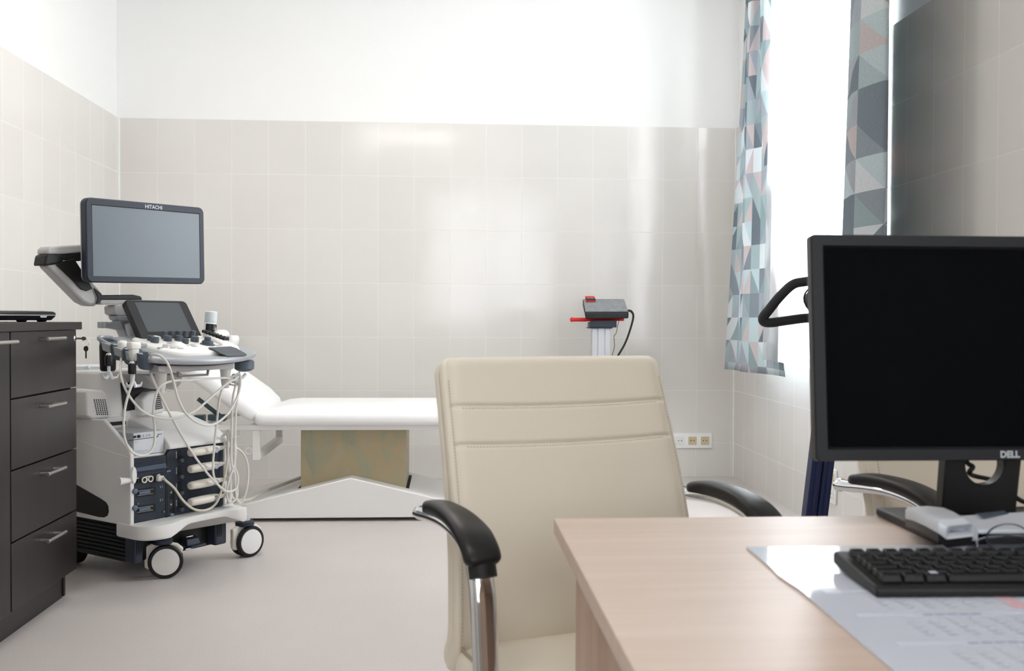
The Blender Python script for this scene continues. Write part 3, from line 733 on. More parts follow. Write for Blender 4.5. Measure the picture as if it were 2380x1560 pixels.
# bracket with cable rest on the left front edge
bm = BM(); c = m(306, 1107, .0); lathe(bm, [(.026, -.008), (.033, -.004), (.033, .003), (.028, .007)], c + V((.008, 0, .002)), FR, 24, sx=.36); lathe(bm, [(.015, -.02), (.009, .026)], c + V((-.022, .012, -.016)), (1, -.2, 0), 14); up('cable_rest', bm, UW, bevel=.002)
bm = BM(); tube(bm, [m(516, 1012, -.02), m(528, 1030, -.01), m(532, 1090, 0), m(534, 1150, 0), m(532, 1172, .0)], .007, 10, smooth=4, flat=(.8, 1.3)); lathe(bm, [(.03, 0), (.024, .003), (.006, .006)], m(530, 1174, 0), EZ, 20, sy=.5)
tube(bm, [m(518, 1013, -.02), m(524, 1008, .0), m(533, 1000, .03), m(534, 1018, .03), m(528, 1030, .01)], .006, 10, smooth=4); up('cable_rail', bm, UW)
# --- printer in its niche
bm = BM(); pa, pb_ = m(297, 1012, -.055), m(377, 1047, -.055); py_ = .055
box2(bm, (-.325, py_, .4885), (ui - .006, .262, .576)); pr = up('printer', bm, mat('printer_grey', 'b2b4b9', rough=.4), bevel=.003)
bm = BM(); slab(bm, ((-.325 + ui - .006) / 2, py_ - .0042, .532), ui - .006 + .325, .086, .004, .003, EX, EZ, edge=.001); pf = up('printer_front', bm, mat('printer_white', 'd6d9df', rough=.4), pr)
Q = lambda px, py: V((m(px, py, -.051).x, py_ - .0043, m(px, py, -.051).z))
bm = BM(); prism(bm, [Q(299, 1023.5), Q(358, 1015.8), Q(366, 1014.5), Q(367, 1009), Q(376, 1008), Q(376, 1009), Q(368, 1010.2), Q(367, 1016), Q(358, 1017), Q(299, 1025)], FR * .0006); up('paper_slot', bm, UB, pf)
bm = BM(); prism(bm, [Q(309, 1013.5), Q(316, 1012.5), Q(316, 1018), Q(309, 1019)], FR * .0008); up('printer_display', bm, UN, pf)
bm = BM(); lathe(bm, [(.006, 0), (.006, .004)], Q(321.5, 1014.5), FR, 14); up('printer_dial', bm, UB, pf)
for k in range(4):
    bm = BM(); lathe(bm, [(.0055, 0), (.005, .003), (.001, .0035)], Q(328 + k * 6.8, 1013.8 - k * .9), FR, 14); up('printer_button', bm, mat('button_pale', 'c6c9d2', rough=.35), pf)
bm = BM(); c = Q(305.5, 1029.5)
for dx, dz in ((0, .0028), (-.0026, -.0018), (.0026, -.0018)): prism(bm, [c + V((dx, 0, dz + .0026)), c + V((dx - .0017, 0, dz)), c + V((dx, 0, dz - .0026)), c + V((dx + .0017, 0, dz))], FR * .0005)
b2, w_ = text_bm('MITSUBISHI', .0042, c + V((.006, -.0003, -.0018)), EX, EZ); merge(bm, b2)
b2, w_ = text_bm('___________________', .003, Q(314, 1050) + FR * .0003, EX, EZ) if False else (BM(), 0); merge(bm, b2)
up('maker_mark', bm, mat('grey_print', '8890a0', rough=.5), pf)
bm = BM(); prism(bm, [Q(313, 1049.5), Q(363, 1043), Q(363, 1043.6), Q(313, 1050.2)], FR * .0004); prism(bm, [Q(313, 1051.6), Q(345, 1047.2), Q(345, 1047.8), Q(313, 1052.2)], FR * .0004); up('small_print_line', bm, mat('faint_print', 'a9b2c4', rough=.5), pf)
bm = BM(); box2(bm, (-.33, .2755, .586), (ui - .02, .270, .600)); up('niche_slot', bm, UB)
# --- pillar with dark niche, speakers
bm = BM(); prism(bm, [(-.285, .31, .60), (-.03, .31, .60), (-.03, .31, .80), (-.295, .31, .80)], (0, .20, 0)); pl = up('pillar', bm, UW, bevel=.012, seg=3)
bm = BM(); prism(bm, [m(*q, -.312) + FR * .004 for q in ((278, 890), (344, 886), (372, 908), (345, 924), (325, 935), (327, 952), (285, 956))], FR * .002); up('dark_niche', bm, UB, pl)
bm = BM(); prism(bm, [m(*q, -.30) for q in ((287, 957), (345, 948), (345, 970), (290, 978))], (0, .05, 0)); up('niche_sill', bm, UW, pl, bevel=.003)
for q, grid in ((((200, 912), (206, 905), (240, 907), (249, 914), (257, 968), (254, 973), (214, 976), (199, 968)), ((219, 930), (244, 930), (250, 963), (226, 963))),
                (((328, 928), (346, 913), (374, 910), (384, 950), (383, 960), (330, 968)), ((360, 919), (371, 917), (377, 948), (362, 951)))):
    bm = BM(); face = [m(*p_, -.262) for p_ in q]; c = sum(face, V()) / len(face)
    loft(bm, [[p_ + V((0, .14, 0)) for p_ in face], [p_ + V((0, .012, 0)) for p_ in face], [c + (p_ - c) * .90 for p_ in face]]); spk = up('speaker', bm, UW, bevel=.006, seg=3)
    g = [m(*p_, -.2612) for p_ in grid]; bm = BM()
    for i in range(6):
        for j in range(8):
            a, b_ = i / 5, j / 7; c2 = (g[0] * (1 - a) + g[1] * a) * (1 - b_) + (g[3] * (1 - a) + g[2] * a) * b_
            prism(bm, [c2 + V((x, 0, z)) for x, z in ((-.0022, -.0028), (.0022, -.0028), (.0022, .0028), (-.0022, .0028))], FR * .0006)
    up('speaker_grille', bm, HOLE, spk)['kind'] = 'stuff'
# --- console neck and drawer under the console
bm = BM(); nk = [m(*q, -.14) for q in ((332, 870), (428, 866), (424, 892), (412, 904), (398, 907), (368, 902), (352, 890))]
prism(bm, nk, (0, .16, 0)); up('console_neck', bm, UL, bevel=.012, seg=3)
def K(u, v, c=0): return V((u, -v, .887 - .215 * v + c))
out = smooth_path([V((u, v, 0)) for u, v in ((-.285, -.215), (-.315, -.20), (-.322, -.15), (-.322, .0), (-.335, .078), (-.372, .098), (-.352, .126), (-.25, .158), (-.12, .170), (.02, .150), (.11, .118), (.168, .082), (.182, .060), (.186, .0), (.192, -.06), (.175, -.12), (.11, -.20), (-.05, -.225), (-.2, -.225))], 4, closed=True)
def kring(s_, c, sv=None):
    return [K(-.1 + (p_.x + .1) * s_, -.02 + (p_.y + .02) * (sv or s_), c) for p_ in out]
bm = BM(); loft(bm, [kring(.93, -.013), kring(.985, -.012), kring(1.0, -.005), kring(1.0, .003), kring(.985, .009), kring(.95, .012), kring(.80, .008)]); up('console_tray', bm, UG, angle=50)
bm = BM(); loft(bm, [kring(.72, -.030), kring(.80, -.027), kring(.93, -.0125)]); up('console_underside', bm, UB)
# silver drawer with pull
bm = BM(); dq = [m(*q, .10) for q in ((369, 865), (378, 866), (470, 862), (545, 857), (545, 843), (400, 849), (369, 851))]
prism(bm, dq, (.0, .18, .03)); up('drawer', bm, UL, bevel=.004, seg=3)
bm = BM(); tube(bm, [m(414, 864, .105), m(414, 875, .105), m(482, 871, .105), m(484, 860, .105)], .0055, 8, flat=(1, 1)); up('drawer_pull', bm, mat('pull_grey', '7d7f82', rough=.4))
for q in ((374, 868), (524, 858)):
    bm = BM(); c = m(*q, .04); lathe(bm, [(.030, .012), (.030, 0), (.022, -.002), (.018, -.05), (.014, -.075), (.010, -.078)], c, EZ, 20); up('cable_post', bm, UW)
    bm = BM(); e = c + V((.012, -.012, -.062)); tube(bm, [e, e + V((.025, -.01, -.006)), e + V((.034, -.012, .012)), e + V((.034, -.012, .03))], .006, 8, smooth=3, flat=(1.4, .7)); up('cable_hook', bm, UW)
# --- keyboard deck
KB = mat('keyboard_white', 'ebeae8', rough=.4)
bm = BM(); kd = [(-.272, -.12), (-.288, -.03), (-.278, .04), (-.25, .088), (-.21, .108), (.05, .098), (.095, .068), (.13, .02), (.14, -.10), (.11, -.15), (-.26, -.15)]
def kr(s_, c): return [K(-.1 + (u + .1) * s_, v * s_, c) for u, v in kd]
loft(bm, [kr(1.0, .004), kr(1.0, .012), kr(.985, .019), kr(.95, .022)]); kbd = up('control_panel', bm, KB, angle=50)
bm = BM(); loft(bm, [[K(.075, -.14, .018), K(.135, -.12, .018), K(.115, .03, .018), K(.04, .03, .018)], [K(.075, -.14, .042), K(.128, -.12, .040), K(.105, .01, .030), K(.05, .01, .032)]]); up('slider_block', bm, KB, kbd, bevel=.006, seg=3)
for k in range(7):
    bm = BM(); t = k / 6; c = K(.078 + .022 * t, -.125 + .10 * t, .048 - .008 * t); box(bm, c, (.03, .010, .012)); up('slide_control', bm, UB, kbd, bevel=.002)
def knob(q, v, r, h, top=None, c0=.030, mt=None, taper=.9):
    b = m(*q, v); zz = K(b.x, v, c0 - .009).z; b.z = zz
    bm = BM(); lathe(bm, [(r, 0), (r, h * .75), (r * taper, h), (.001, h * 1.04)], b, (0, -.2, 1), 18); o = up('knob', bm, mt or UK, kbd)
    if top: 
        bm = BM(); lathe(bm, [(top[0], 0), (top[0], top[1] * .85), (top[0] * .85, top[1]), (.001, top[1] * 1.03)], b + V((0, 0, h * .95)), (0, -.2, 1), 16); up('knob_top', bm, UK, o)
for x in (382, 397.5, 415, 431, 447.5): knob((x, 795), -.108, .0105, .024, c0=.040)
for x, y, v in ((359, 802, -.06), (389, 800, -.08), (415, 799, -.08), (452, 799, -.06)): knob((x, y), v, .0165, .022)
knob((350, 800), -.09, .014, .02); knob((430, 805), -.03, .0135, .022)
knob((482, 808), -.005, .023, .016, (.013, .018))
bm = BM(); lathe(bm, [(.030, 0), (.029, .004), (.022, .006)], K(m(482, 810, -.005).x, -.005, .021), (0, -.2, 1), 24); up('knob_skirt', bm, UK, kbd)
bm = BM(); c = m(415, 812, .02); c.z = K(c.x, .02, .021).z; lathe(bm, [(.036, 0), (.034, .006), (.026, .013), (.012, .019), (.001, .021)], c, (0, -.2, 1), 28); up('trackball', bm, KB, kbd)
for q, v in (((335, 803), -.03), ((372, 814), .03), ((385, 806.5), -.01), ((384, 809.5), .005), ((384, 812), .02), ((394, 803), -.04), ((403, 803.5), -.03), ((401, 814), .035), ((420, 816), .05), ((447, 808), .0), ((452, 813), .02), ((396, 800.5), -.05), ((431, 811), .01), ((507, 813), .02), ((514, 811), .01), ((499, 811), .01)):
    c = m(*q, v); c.z = K(c.x, v, .0215).z; bm = BM(); lathe(bm, [(.0105, 0), (.010, .003), (.004, .0035)], c, (0, -.2, 1), 14, sx=1.25, sy=.8); up('key', bm, mat('key_grey', 'b4b5b9', rough=.45) if 'key_grey' not in bpy.data.materials else bpy.data.materials['key_grey'], kbd)
# palm pad over the front rim
bm = BM(); pr_ = [[K(lerp(a[0], b_[0], k / 8), lerp(a[1], b_[1], k / 8), c) for k in range(9)] for a, b_, c in (((-.070, .070), (.050, .062), .024), ((-.068, .100), (.056, .092), .0235), ((-.060, .128), (.062, .118), .016), ((-.052, .146), (.066, .132), .0125), ((-.050, .158), (.062, .145), .0105))]
loft(bm, [r_ + [p_ + V((0, 0, .006)) for p_ in r_[::-1]] for r_ in pr_]); up('palm_pad', bm, mat('pad_slate', '51565c', rough=.55), bevel=.002)
# --- touch panel
a0, a1, a2, a3 = m(330, 797, -.115), m(470, 783, -.115), m(430, 697, -.225), m(286, 697, -.225)
a0.z = a1.z = (a0.z + a1.z) / 2; a0.x = -.240; a3.x = a0.x - .002; a1.x = .062; a2.x = .058
tex = (a1 - a0).normalized(); tey = ((a3 + a2) / 2 - (a0 + a1) / 2); th_ = tey.length; tey.normalize(); tn = tex.cross(tey); tc_ = (a0 + a1 + a2 + a3) / 4; tw = (a1 - a0).length
bm = BM(); slab(bm, tc_, tw, th_, .030, .022, tex, tey, n=7, edge=.005); tp = up('touch_panel', bm, mat('touch_black', '101115', rough=.32))
SCR2 = mat('touch_glass', '474c51', rough=.3, spec=.5)
bm = BM(); slab(bm, tc_ + tn * .0008 + tey * .012, tw * .715, th_ * .73, .0006, .001, tex, tey, n=2); up('touch_screen', bm, SCR2, tp)
for x_, w_ in ((-.30, .034), (.43, .018)):
    bm = BM(); c = tc_ + tex * tw * x_ - tey * th_ * .455 + tn * .002; lathe(bm, [(w_, 0), (w_ * .9, .003), (.001, .004)], c, tn, 20, sx=1, sy=.32); up('oval_button', bm, mat('oval_white', 'e9eaec', rough=.35) if 'oval_white' not in bpy.data.materials else bpy.data.materials['oval_white'], tp)
bm = BM(); tube(bm, [m(300, 755, -.30), m(312, 795, -.26)], .020, 12, flat=(1, .6)); up('touch_panel_leg', bm, UG)
# --- monitor arm
AV = -.335
bm = BM(); prism(bm, [m(*q, AV) for q in ((265, 712), (270, 709), (312, 712), (320, 735), (276, 735), (266, 730))], (0, .07, 0)); up('arm_foot', bm, UL, bevel=.006, seg=3)
bm = BM(); prism(bm, [m(*q, AV + .005) for q in ((271, 735), (320, 735), (320, 746), (276, 745))], (0, .06, 0)); prism(bm, [m(*q, AV) for q in ((276, 745), (320, 745), (330, 800), (300, 800))], (0, .05, 0)); up('arm_column', bm, UG, bevel=.004)
bm = BM(); prism(bm, [m(*q, AV) for q in ((238, 748), (252, 750), (300, 744), (300, 772), (252, 762), (238, 763))], (0, .035, 0)); lathe(bm, [(.014, -.012), (.014, .014), (.010, .014)], m(243, 756, AV), EZ, 18); up('bottle_holder_arm', bm, UG, bevel=.003)
bm = BM(); prism(bm, [m(*q, AV) for q in ((232, 696), (330, 697), (330, 708), (235, 708))], (0, .055, 0)); up('lower_arm_cover', bm, UL, bevel=.003)
bm = BM(); prism(bm, [m(*q, AV + .003) for q in ((233, 686), (310, 685), (328, 689), (332, 697), (232, 697))], (0, .062, 0)); up('lower_arm', bm, UB, bevel=.004, seg=3)
bm = BM(); el = [m(*q, AV) for q in ((108, 617), (140, 605), (172, 600), (200, 640), (232, 672), (239, 686), (233, 704), (222, 712), (208, 711), (192, 703))]
prism(bm, el, (0, .065, 0)); up('diagonal_arm', bm, UL, bevel=.012, seg=3)
bm = BM(); prism(bm, [m(*q, AV + .002) for q in ((128, 615), (150, 606), (172, 602), (204, 652), (214, 671), (200, 677), (186, 672), (170, 655))], FR * .004); up('diagonal_arm_inlay', bm, UB, bevel=.003)
bm = BM(); prism(bm, [m(*q, AV + .004) for q in ((216, 668), (233, 681), (238, 688), (234, 699), (222, 708), (226, 692))], FR * .005); up('elbow_cap', bm, UBR, bevel=.002)
bm = BM(); prism(bm, [m(*q, AV + .006) for q in ((103, 618), (107, 594), (112, 591), (147, 592), (152, 600), (146, 610), (128, 615))], (0, .078, 0)); up('arm_head', bm, UB, bevel=.008, seg=3)
bm = BM(); prism(bm, [m(*q, AV + .004) for q in ((110, 591), (110, 579), (117, 573), (160, 570), (197, 568), (260, 566), (260, 584), (197, 586), (148, 591))], (0, .072, 0)); up('upper_arm_cover', bm, UL, bevel=.008, seg=3)
bm = BM(); prism(bm, [m(*q, AV + .002) for q in ((146, 592), (197, 586), (262, 584), (262, 602), (197, 606), (160, 609), (150, 603))], (0, .066, 0)); up('upper_arm', bm, UB, bevel=.006, seg=3)
# --- monitor
MV = -.25
c0, c1, c2, c3 = m(203, 656, MV), m(476, 661, MV), m(475, 483, MV), m(198, 458, MV)
ux0, ux1 = (c0.x + c3.x) / 2, (c1.x + c2.x) / 2; z0_, z1_ = (c0.z + c1.z) / 2, (c2.z + c3.z) / 2
roll = ((c2.z - c3.z) + (c1.z - c0.z)) / 2 / (ux1 - ux0)
mex = V((1, 0, roll)).normalized(); mey = V((-roll, 0, 1)).normalized(); mc = V(((ux0 + ux1) / 2, -MV, (z0_ + z1_) / 2)); mw, mh = ux1 - ux0, z1_ - z0_
bm = BM(); slab(bm, mc, mw, mh, .036, .026, mex, mey, n=7, edge=.004); mon = up('monitor', bm, UD)
bm = BM(); slab(bm, mc + V((0, .0365, 0)), mw - .004, mh - .004, .006, .026, mex, mey, n=7, edge=.002); up('monitor_back_rim', bm, UL, mon)
mn = mex.cross(mey)
GREY_SCREEN = mat('matte_lcd', '5d6970', rough=.36, spec=.6, coat=.0)
bm = BM(); slab(bm, mc + mn * .0006 - mey * .002, mw * .905, mh * .835, .0005, .001, mex, mey, n=2); up('lcd_screen', bm, GREY_SCREEN, mon)
bm = BM()
for a, b_ in (((-.4545, .418), (.4545, .418)), ((.4545, .418), (.4545, -.423))):
    p0, p1 = mc + mex * mw * a[0] + mey * mh * a[1], mc + mex * mw * b_[0] + mey * mh * b_[1]
    tube(bm, [p0 + mn * .0006, p1 + mn * .0006], .0018, 6)
up('screen_edge', bm, UB, mon)
bm, w_ = text_bm('HITACHI', .0215, mc + mey * (mh * .5 - .0235) + mn * .0004, mex, mey, bold=.0004)
dx = mex * (mw * .045 - w_ / 2)
for v_ in bm.verts: v_.co += dx
up('maker_lettering', bm, mat('grey_letter', 'c4cad2', rough=.5), mon, keep=True)
bm = BM(); box2(bm, (mc.x - .10, mc.y + .0425, mc.z - .10), (mc.x + .02, mc.y + .09, mc.z + .03)); up('monitor_mount', bm, UB, mon, bevel=.01)
# --- probe holders on the left edge of the console
HB = mat('holder_blue_grey', '54606c', rough=.45)
cups = [(-.352, -.172), (-.352, -.098), (-.352, -.025), (-.346, .048)]
for k, (u, v) in enumerate(cups):
    bm = BM(); c = K(u, v, .002); n_ = 28
    def hr(r_, z_): return [c + V((math.cos(a_) * r_, math.sin(a_) * r_, z_ + .215 * math.sin(a_) * r_)) for a_ in [2 * PI * i / n_ for i in range(n_)]]
    loft(bm, [hr(.022, -.052), hr(.027, -.045), hr(.031, .0), hr(.0305, .006), hr(.027, .005), hr(.0235, -.040), hr(.001, -.041)], cap=True)
    up('probe_cup', bm, HB)
for v in (-.135, -.0615, .0115):
    bm = BM(); a = [K(u_, v_, .004) for u_, v_ in ((-.390, v - .025), (-.390, v + .025), (-.378, v + .019), (-.315, v + .007), (-.315, v - .007), (-.378, v - .019))]
    b_ = [p_ + V((0.006 if i < 2 else 0, 0, -.034)) for i, p_ in enumerate(a)]
    loft(bm, [b_, a]); up('cup_bridge', bm, UG, bevel=.003, seg=3)
bm = BM(); c = K(-.352, -.172, .010); tube(bm, [c + V((math.cos(R(a)) * .035, math.sin(R(a)) * .035, math.sin(R(a)) * .0075 - .012 * max(0, (a - 180) / 60))) for a in range(25, 250, 12)], .006, 10, flat=(.8, 1.5)); up('cup_rim', bm, UG)
bm = BM(); lathe(bm, [(.024, -.105), (.029, -.098), (.0315, -.01), (.030, 0)], K(-.352, -.172, -.008), EZ, 20); up('deep_cup', bm, UB)
# cable hangers
def hanger(q, v, chrome=True):
    c = m(*q, v)
    e = bpy.data.objects.new('cable_hanger', None); COL.objects.link(e); e.parent = us; e.empty_display_size = .02
    bm = BM(); lathe(bm, [(.012, -.020), (.0145, -.017), (.0145, .014), (.012, .018)], c, EZ, 18); up('hanger_socket', bm, UB, e)
    bm = BM(); lathe(bm, [(.0095, .014), (.0105, .021), (.007, .027), (.001, .028)], c, EZ, 16); up('hanger_cap', bm, CHR, e)
    bm = BM(); b = c + V((0, 0, -.02)); tube(bm, [b, b + V((0, 0, -.028))], .006, 8)
    for s_ in (-1, 1):
        tube(bm, [b + V((0, 0, -.028)), b + V((s_ * .010, -.004, -.042)), b + V((s_ * .026, -.010, -.044)), b + V((s_ * .034, -.012, -.030))], [.006, .007, .009, .010, .008, .005, .003], 8, smooth=4, flat=(1, .6))
    tube(bm, [b + V((0, -.002, -.02)), b + V((.004, -.010, -.036)), b + V((.006, -.014, -.05))], .006, 8); up('hanger_hook', bm, mat('hook_white', 'd9dce2', rough=.3) if 'hook_white' not in bpy.data.materials else bpy.data.materials['hook_white'], e)
hanger((253, 838), .0); hanger((307, 857), .06)
bm = BM(); c = m(568, 847, .07); lathe(bm, [(.012, -.03), (.024, -.026), (.034, -.018), (.034, .010), (.028, .018)], c, EZ, 20, sx=1.3); up('hanger_socket', bm, HB)
bm = BM(); b = m(558, 862, .07); tube(bm, [b + V((.006, 0, .02)), b, b + V((-.012, 0, -.022))], .004, 8)
for s_ in (-1, 1): tube(bm, [b + V((-.012, 0, -.022)), b + V((-.012 + s_ * .018, -.006, -.028)), b + V((-.012 + s_ * .034, -.01, -.014))], .007, 8, smooth=4)
up('hanger_hook', bm, bpy.data.materials['hook_white'])
bm = BM(); c = m(548, 880, .06); tube(bm, [c + V((-.018, 0, -.012)), c + V((.010, 0, -.014)), c + V((.014, 0, .022))], .008, 8, smooth=4, flat=(1.3, .7)); up('cable_hook', bm, UW)

# ------------------------------------------------------------------ probes: connector in the machine, cable, transducer head in a holder
UM = Matrix.Translation(UC) @ Matrix.Rotation(math.atan2(UR.y, UR.x), 4, 'Z')
def probe(label, a, path, head):
    base = V((m(440, a, -.02).x, -.005, m(440, a, -.02).z))
    t = thing('ultrasound_probe', label, 'ultrasound probe', UM @ base, math.atan2(UR.y, UR.x), 'ultrasound probes hung on the machine')
    # connector: a long rounded housing along x
    x0, x1 = m(427, a, -.02).x - base.x, m(496, a, -.02).x - base.x
    bm = BM(); rings = []
    for s_, h, w_ in ((0, .0125, .014), (.012, .0145, .017), (.08, .0160, .020), (.4, .0172, .022), (.7, .0165, .022), (.86, .0145, .019), (.95, .012, .013), (1.0, .010, .010)):
        c = V((x0 + (x1 - x0) * s_, -.010, .002 + .003 * s_))
        rings.append([c + V((0, math.cos(b_) * w_, math.sin(b_) * h)) for b_ in [2 * PI * k / 20 for k in range(20)]])
    loft(bm, rings); cn = obj('connector', bm, IVORY, t, angle=60)
    bm = BM(); c = V((x0 + (x1 - x0) * .80, -.0295, .003)); lathe(bm, [(.0120, -.006), (.0120, .001), (.0095, .002), (.009, .001)], c, FR, 20); obj('lock_dial', bm, mat('dial_blue_grey', 'a3a7b3', rough=.4) if 'dial_blue_grey' not in bpy.data.materials else bpy.data.materials['dial_blue_grey'], cn)
    bm = BM()
    for dx in (-.004, .004): box(bm, c + V((dx, -.0015, 0)), (.003, .002, .008))
    obj('dial_mark', bm, INK, cn)
    pts = [m(q[0], q[1], q[2]) - base for q in path]
    s0 = V((x1, -.010, .005)); pts = [s0, s0 + V((.018, -.001, .002)), s0 + V((.034, -.002, .004))] + pts
    sp = smooth_path(pts, 7); bm = BM(); tube(bm, sp, [.0095 if i < 6 else (.007 if i < 13 else .0046) for i in range(len(sp))], 8); obj('cable', bm, CABLE, t)
    head(t, base)
    return t
def frustum(bm, c, secs, n=20, pw=.5):
    """secs: (height, half width along x, half depth along y), super-ellipse sections."""
    rings = []
    for h, a, b_ in secs:
        r_ = []
        for k in range(n):
            an = 2 * PI * k / n; cx_, sx_ = math.cos(an), math.sin(an)
            r_.append(c + V((a * abs(cx_) ** pw * (1 if cx_ > 0 else -1), b_ * abs(sx_) ** pw * (1 if sx_ > 0 else -1), h)))
        rings.append(r_)
    loft(bm, rings)
HEADW = mat('probe_head_white', 'e9e7e3', rough=.35)
def head_a(t, base):
    bm = BM(); c = m(284, 804, -.07) - base; frustum(bm, c, ((-.045, .008, .008), (-.03, .014, .012), (-.014, .016, .014), (.0, .017, .015), (.012, .018, .016), (.019, .014, .012), (.021, .004, .004)), pw=.7); obj('transducer_head', bm, HEADW, t)
def head_b(t, base):
    bm = BM(); c = m(311, 809, .025) - base; frustum(bm, c, ((-.048, .008, .008), (-.032, .0155, .0125), (-.016, .0165, .0135), (-.005, .017, .014), (-.002, .0225, .0165), (.010, .0245, .017), (.020, .0235, .0155), (.023, .021, .013))); obj('transducer_head', bm, HEADW, t)
def head_c(t, base):
    bm = BM(); c = m(514, 778, -.12) - base; frustum(bm, c, ((-.05, .012, .012), (-.03, .016, .014), (-.012, .034, .017), (-.008, .040, .018), (.008, .036, .017), (.017, .027, .014), (.021, .014, .008))); obj('transducer_head', bm, HEADW, t)
def head_d(t, base):
    bm = BM(); c = m(540, 793, -.03) - base; frustum(bm, c, ((-.05, .012, .012), (-.03, .014, .014), (-.015, .020, .016), (-.004, .027, .019), (.010, .028, .019), (.022, .024, .016), (.024, .020, .012))); obj('transducer_head', bm, HEADW, t)
probe('ultrasound probe with small rounded head in the second holder, plug topmost', 1051,
      [(530, 1040, .03), (552, 1043, .05), (570, 1062, .06), (577, 1095, .06), (573, 1140, .06), (561, 1168, .05), (550, 1158, .05), (546, 1110, .05), (546, 1030, .05), (549, 950, .06), (555, 900, .07), (552, 884, .09), (533, 888, .10), (500, 915, .11), (455, 954, .12), (410, 972, .12), (368, 971, .11), (330, 955, .09), (300, 920, .07), (284, 885, .04), (280, 853, -.02), (282, 832, -.05), (284, 822, -.07)], head_a)
probe('ultrasound probe with square stepped head beside the round one, plug second from top', 1089,
      [(527, 1078, .02), (536, 1040, .03), (541, 1018, .04), (548, 1040, .05), (543, 1085, .05), (534, 1110, .05), (527, 1145, .045), (532, 1166, .045), (544, 1165, .05), (552, 1148, .05), (548, 1110, .05), (538, 1075, .05), (538, 1010, .05), (541, 930, .06), (548, 890, .07), (538, 880, .08), (510, 879, .10), (450, 883, .11), (400, 886, .11), (374, 897, .11), (362, 920, .10), (356, 960, .09), (360, 1000, .085), (356, 1040, .085), (335, 1059, .085), (306, 1050, .085), (289, 1015, .09), (289, 960, .09), (299, 915, .085), (309, 888, .08), (311, 860, .05), (311, 838, .025), (311, 830, .025)], head_b)
probe('ultrasound probe with wide fan-shaped head at the back of the console, plug third from top', 1127,
      [(524, 1116, .02), (536, 1100, .04), (545, 1088, .05), (553, 1110, .055), (549, 1135, .055), (530, 1143, .055), (510, 1130, .055), (480, 1098, .06), (440, 1042, .065), (400, 972, .07), (366, 905, .075), (352, 872, .06), (354, 862, .03), (400, 858, -.03), (480, 850, -.08), (512, 820, -.10), (514, 806, -.10)], head_c)
probe('ultrasound probe with chunky square head at the console edge by the wall, plug lowest', 1165,
      [(522, 1156, .02), (528, 1147, .04), (516, 1138, .05), (501, 1118, .055), (495, 1092, .055), (497, 1050, .055), (503, 990, .06), (511, 925, .07), (524, 890, .08), (545, 873, .09), (558, 872, .10), (557, 905, .10), (546, 935, .11), (524, 968, .12), (492, 988, .13), (460, 983, .14), (433, 962, .15), (415, 930, .155), (404, 890, .165), (392, 850, .175), (375, 829, .165), (358, 824, .13), (350, 830, .10), (356, 855, .04), (440, 862, -.02), (520, 840, -.04), (540, 818, -.035)], head_d)
# patient cable with square plug
pb0 = fp(370, 1110)
t = thing('patient_cable', 'thin cream cable with square plug in the jack strip, looping under the four probe plugs', 'cable', UM @ pb0, math.atan2(UR.y, UR.x))
bm = BM(); q0 = fp(366, 1111) - pb0 + FR * .004; box2(bm, q0 + V((-.012, -.018, -.011)), q0 + V((.006, 0, .011))); plug = obj('plug', bm, IVORY, t, bevel=.003)
bm = BM(); tube(bm, [q0 + V((.0065, -.012, 0)), q0 + V((.014, -.014, .001))], .009, 10); obj('plug_boot', bm, UW, plug)
bm = BM(); tube(bm, [q0 + V((.013, -.014, .001))] + [m(*q) - pb0 for q in ((385, 1117, .01), (405, 1135, .025), (425, 1163, .03), (447, 1182, .035), (470, 1187, .035), (492, 1180, .035), (508, 1160, .045), (520, 1120, .048), (528, 1075, .05), (530, 1035, .045), (529, 1008, .03))], .0048, 8, smooth=6); obj('cord', bm, mat('cable_cream', 'cfcab9', rough=.5), t)
# spray bottle behind the touch panel
bb = m(485, 792, -.17); bb.z = K(bb.x, -.17, .006).z - .026
t = thing('gel_bottle', 'white-capped bottle with black label standing behind the touch panel', 'bottle', UM @ bb, math.atan2(UR.y, UR.x))
ax = V((.10, 0, 1)).normalized()
bm = BM(); lathe(bm, [(.024, 0), (.026, .004), (.026, .092), (.024, .096)], (0, 0, 0), ax, 24); bt = obj('bottle', bm, mat('bottle_white', 'e2e6e8', rough=.35), t)
bm = BM()
s_, u_ = frame(ax); ring_ = lambda h, r_: [ax * h + (V((1, 0, -.1)).normalized() * math.cos(a_) + V((0, 1, 0)) * math.sin(a_)) * r_ for a_ in [R(-172 + 145 * k / 16) for k in range(17)]]
loft(bm, [ring_(.008, .0262), ring_(.008, .0267), ring_(.088, .0267), ring_(.088, .0262)], closed=False, cap=False); obj('black_label', bm, mat('label_black', '15151a', rough=.4), bt)
bm = BM(); lathe(bm, [(.0255, .0962), (.0262, .100), (.0262, .139), (.023, .143), (.001, .1435)], (0, 0, 0), ax, 24); obj('cap', bm, mat('cap_white', 'd9e3e6', rough=.35), t)
bm = BM(); th0 = R(-72)
def lab(a_, h): return ax * h + (V((1, 0, -.1)).normalized() * math.cos(th0 + a_) + V((0, 1, 0)) * math.sin(th0 + a_)) * .0269
for pts_ in (((-.45, .066), (-.10, .062), (-.12, .082)), ((-.12, .064), (.18, .062), (.02, .076)), ((.2, .063), (.34, .070), (.30, .061)), ((-.30, .058), (.55, .0565), (.55, .0605), (-.30, .062)), ((.30, .034), (.52, .033), (.52, .038), (.30, .039)), ((-.75, .030), (-.45, .028), (-.45, .0295), (-.75, .0315))):
    bm.faces.new([bm.verts.new(lab(*p_)) for p_ in pts_])
obj('label_print', bm, mat('label_ink', 'd5d8da', rough=.5), bt, keep=True)['kind'] = 'stuff'
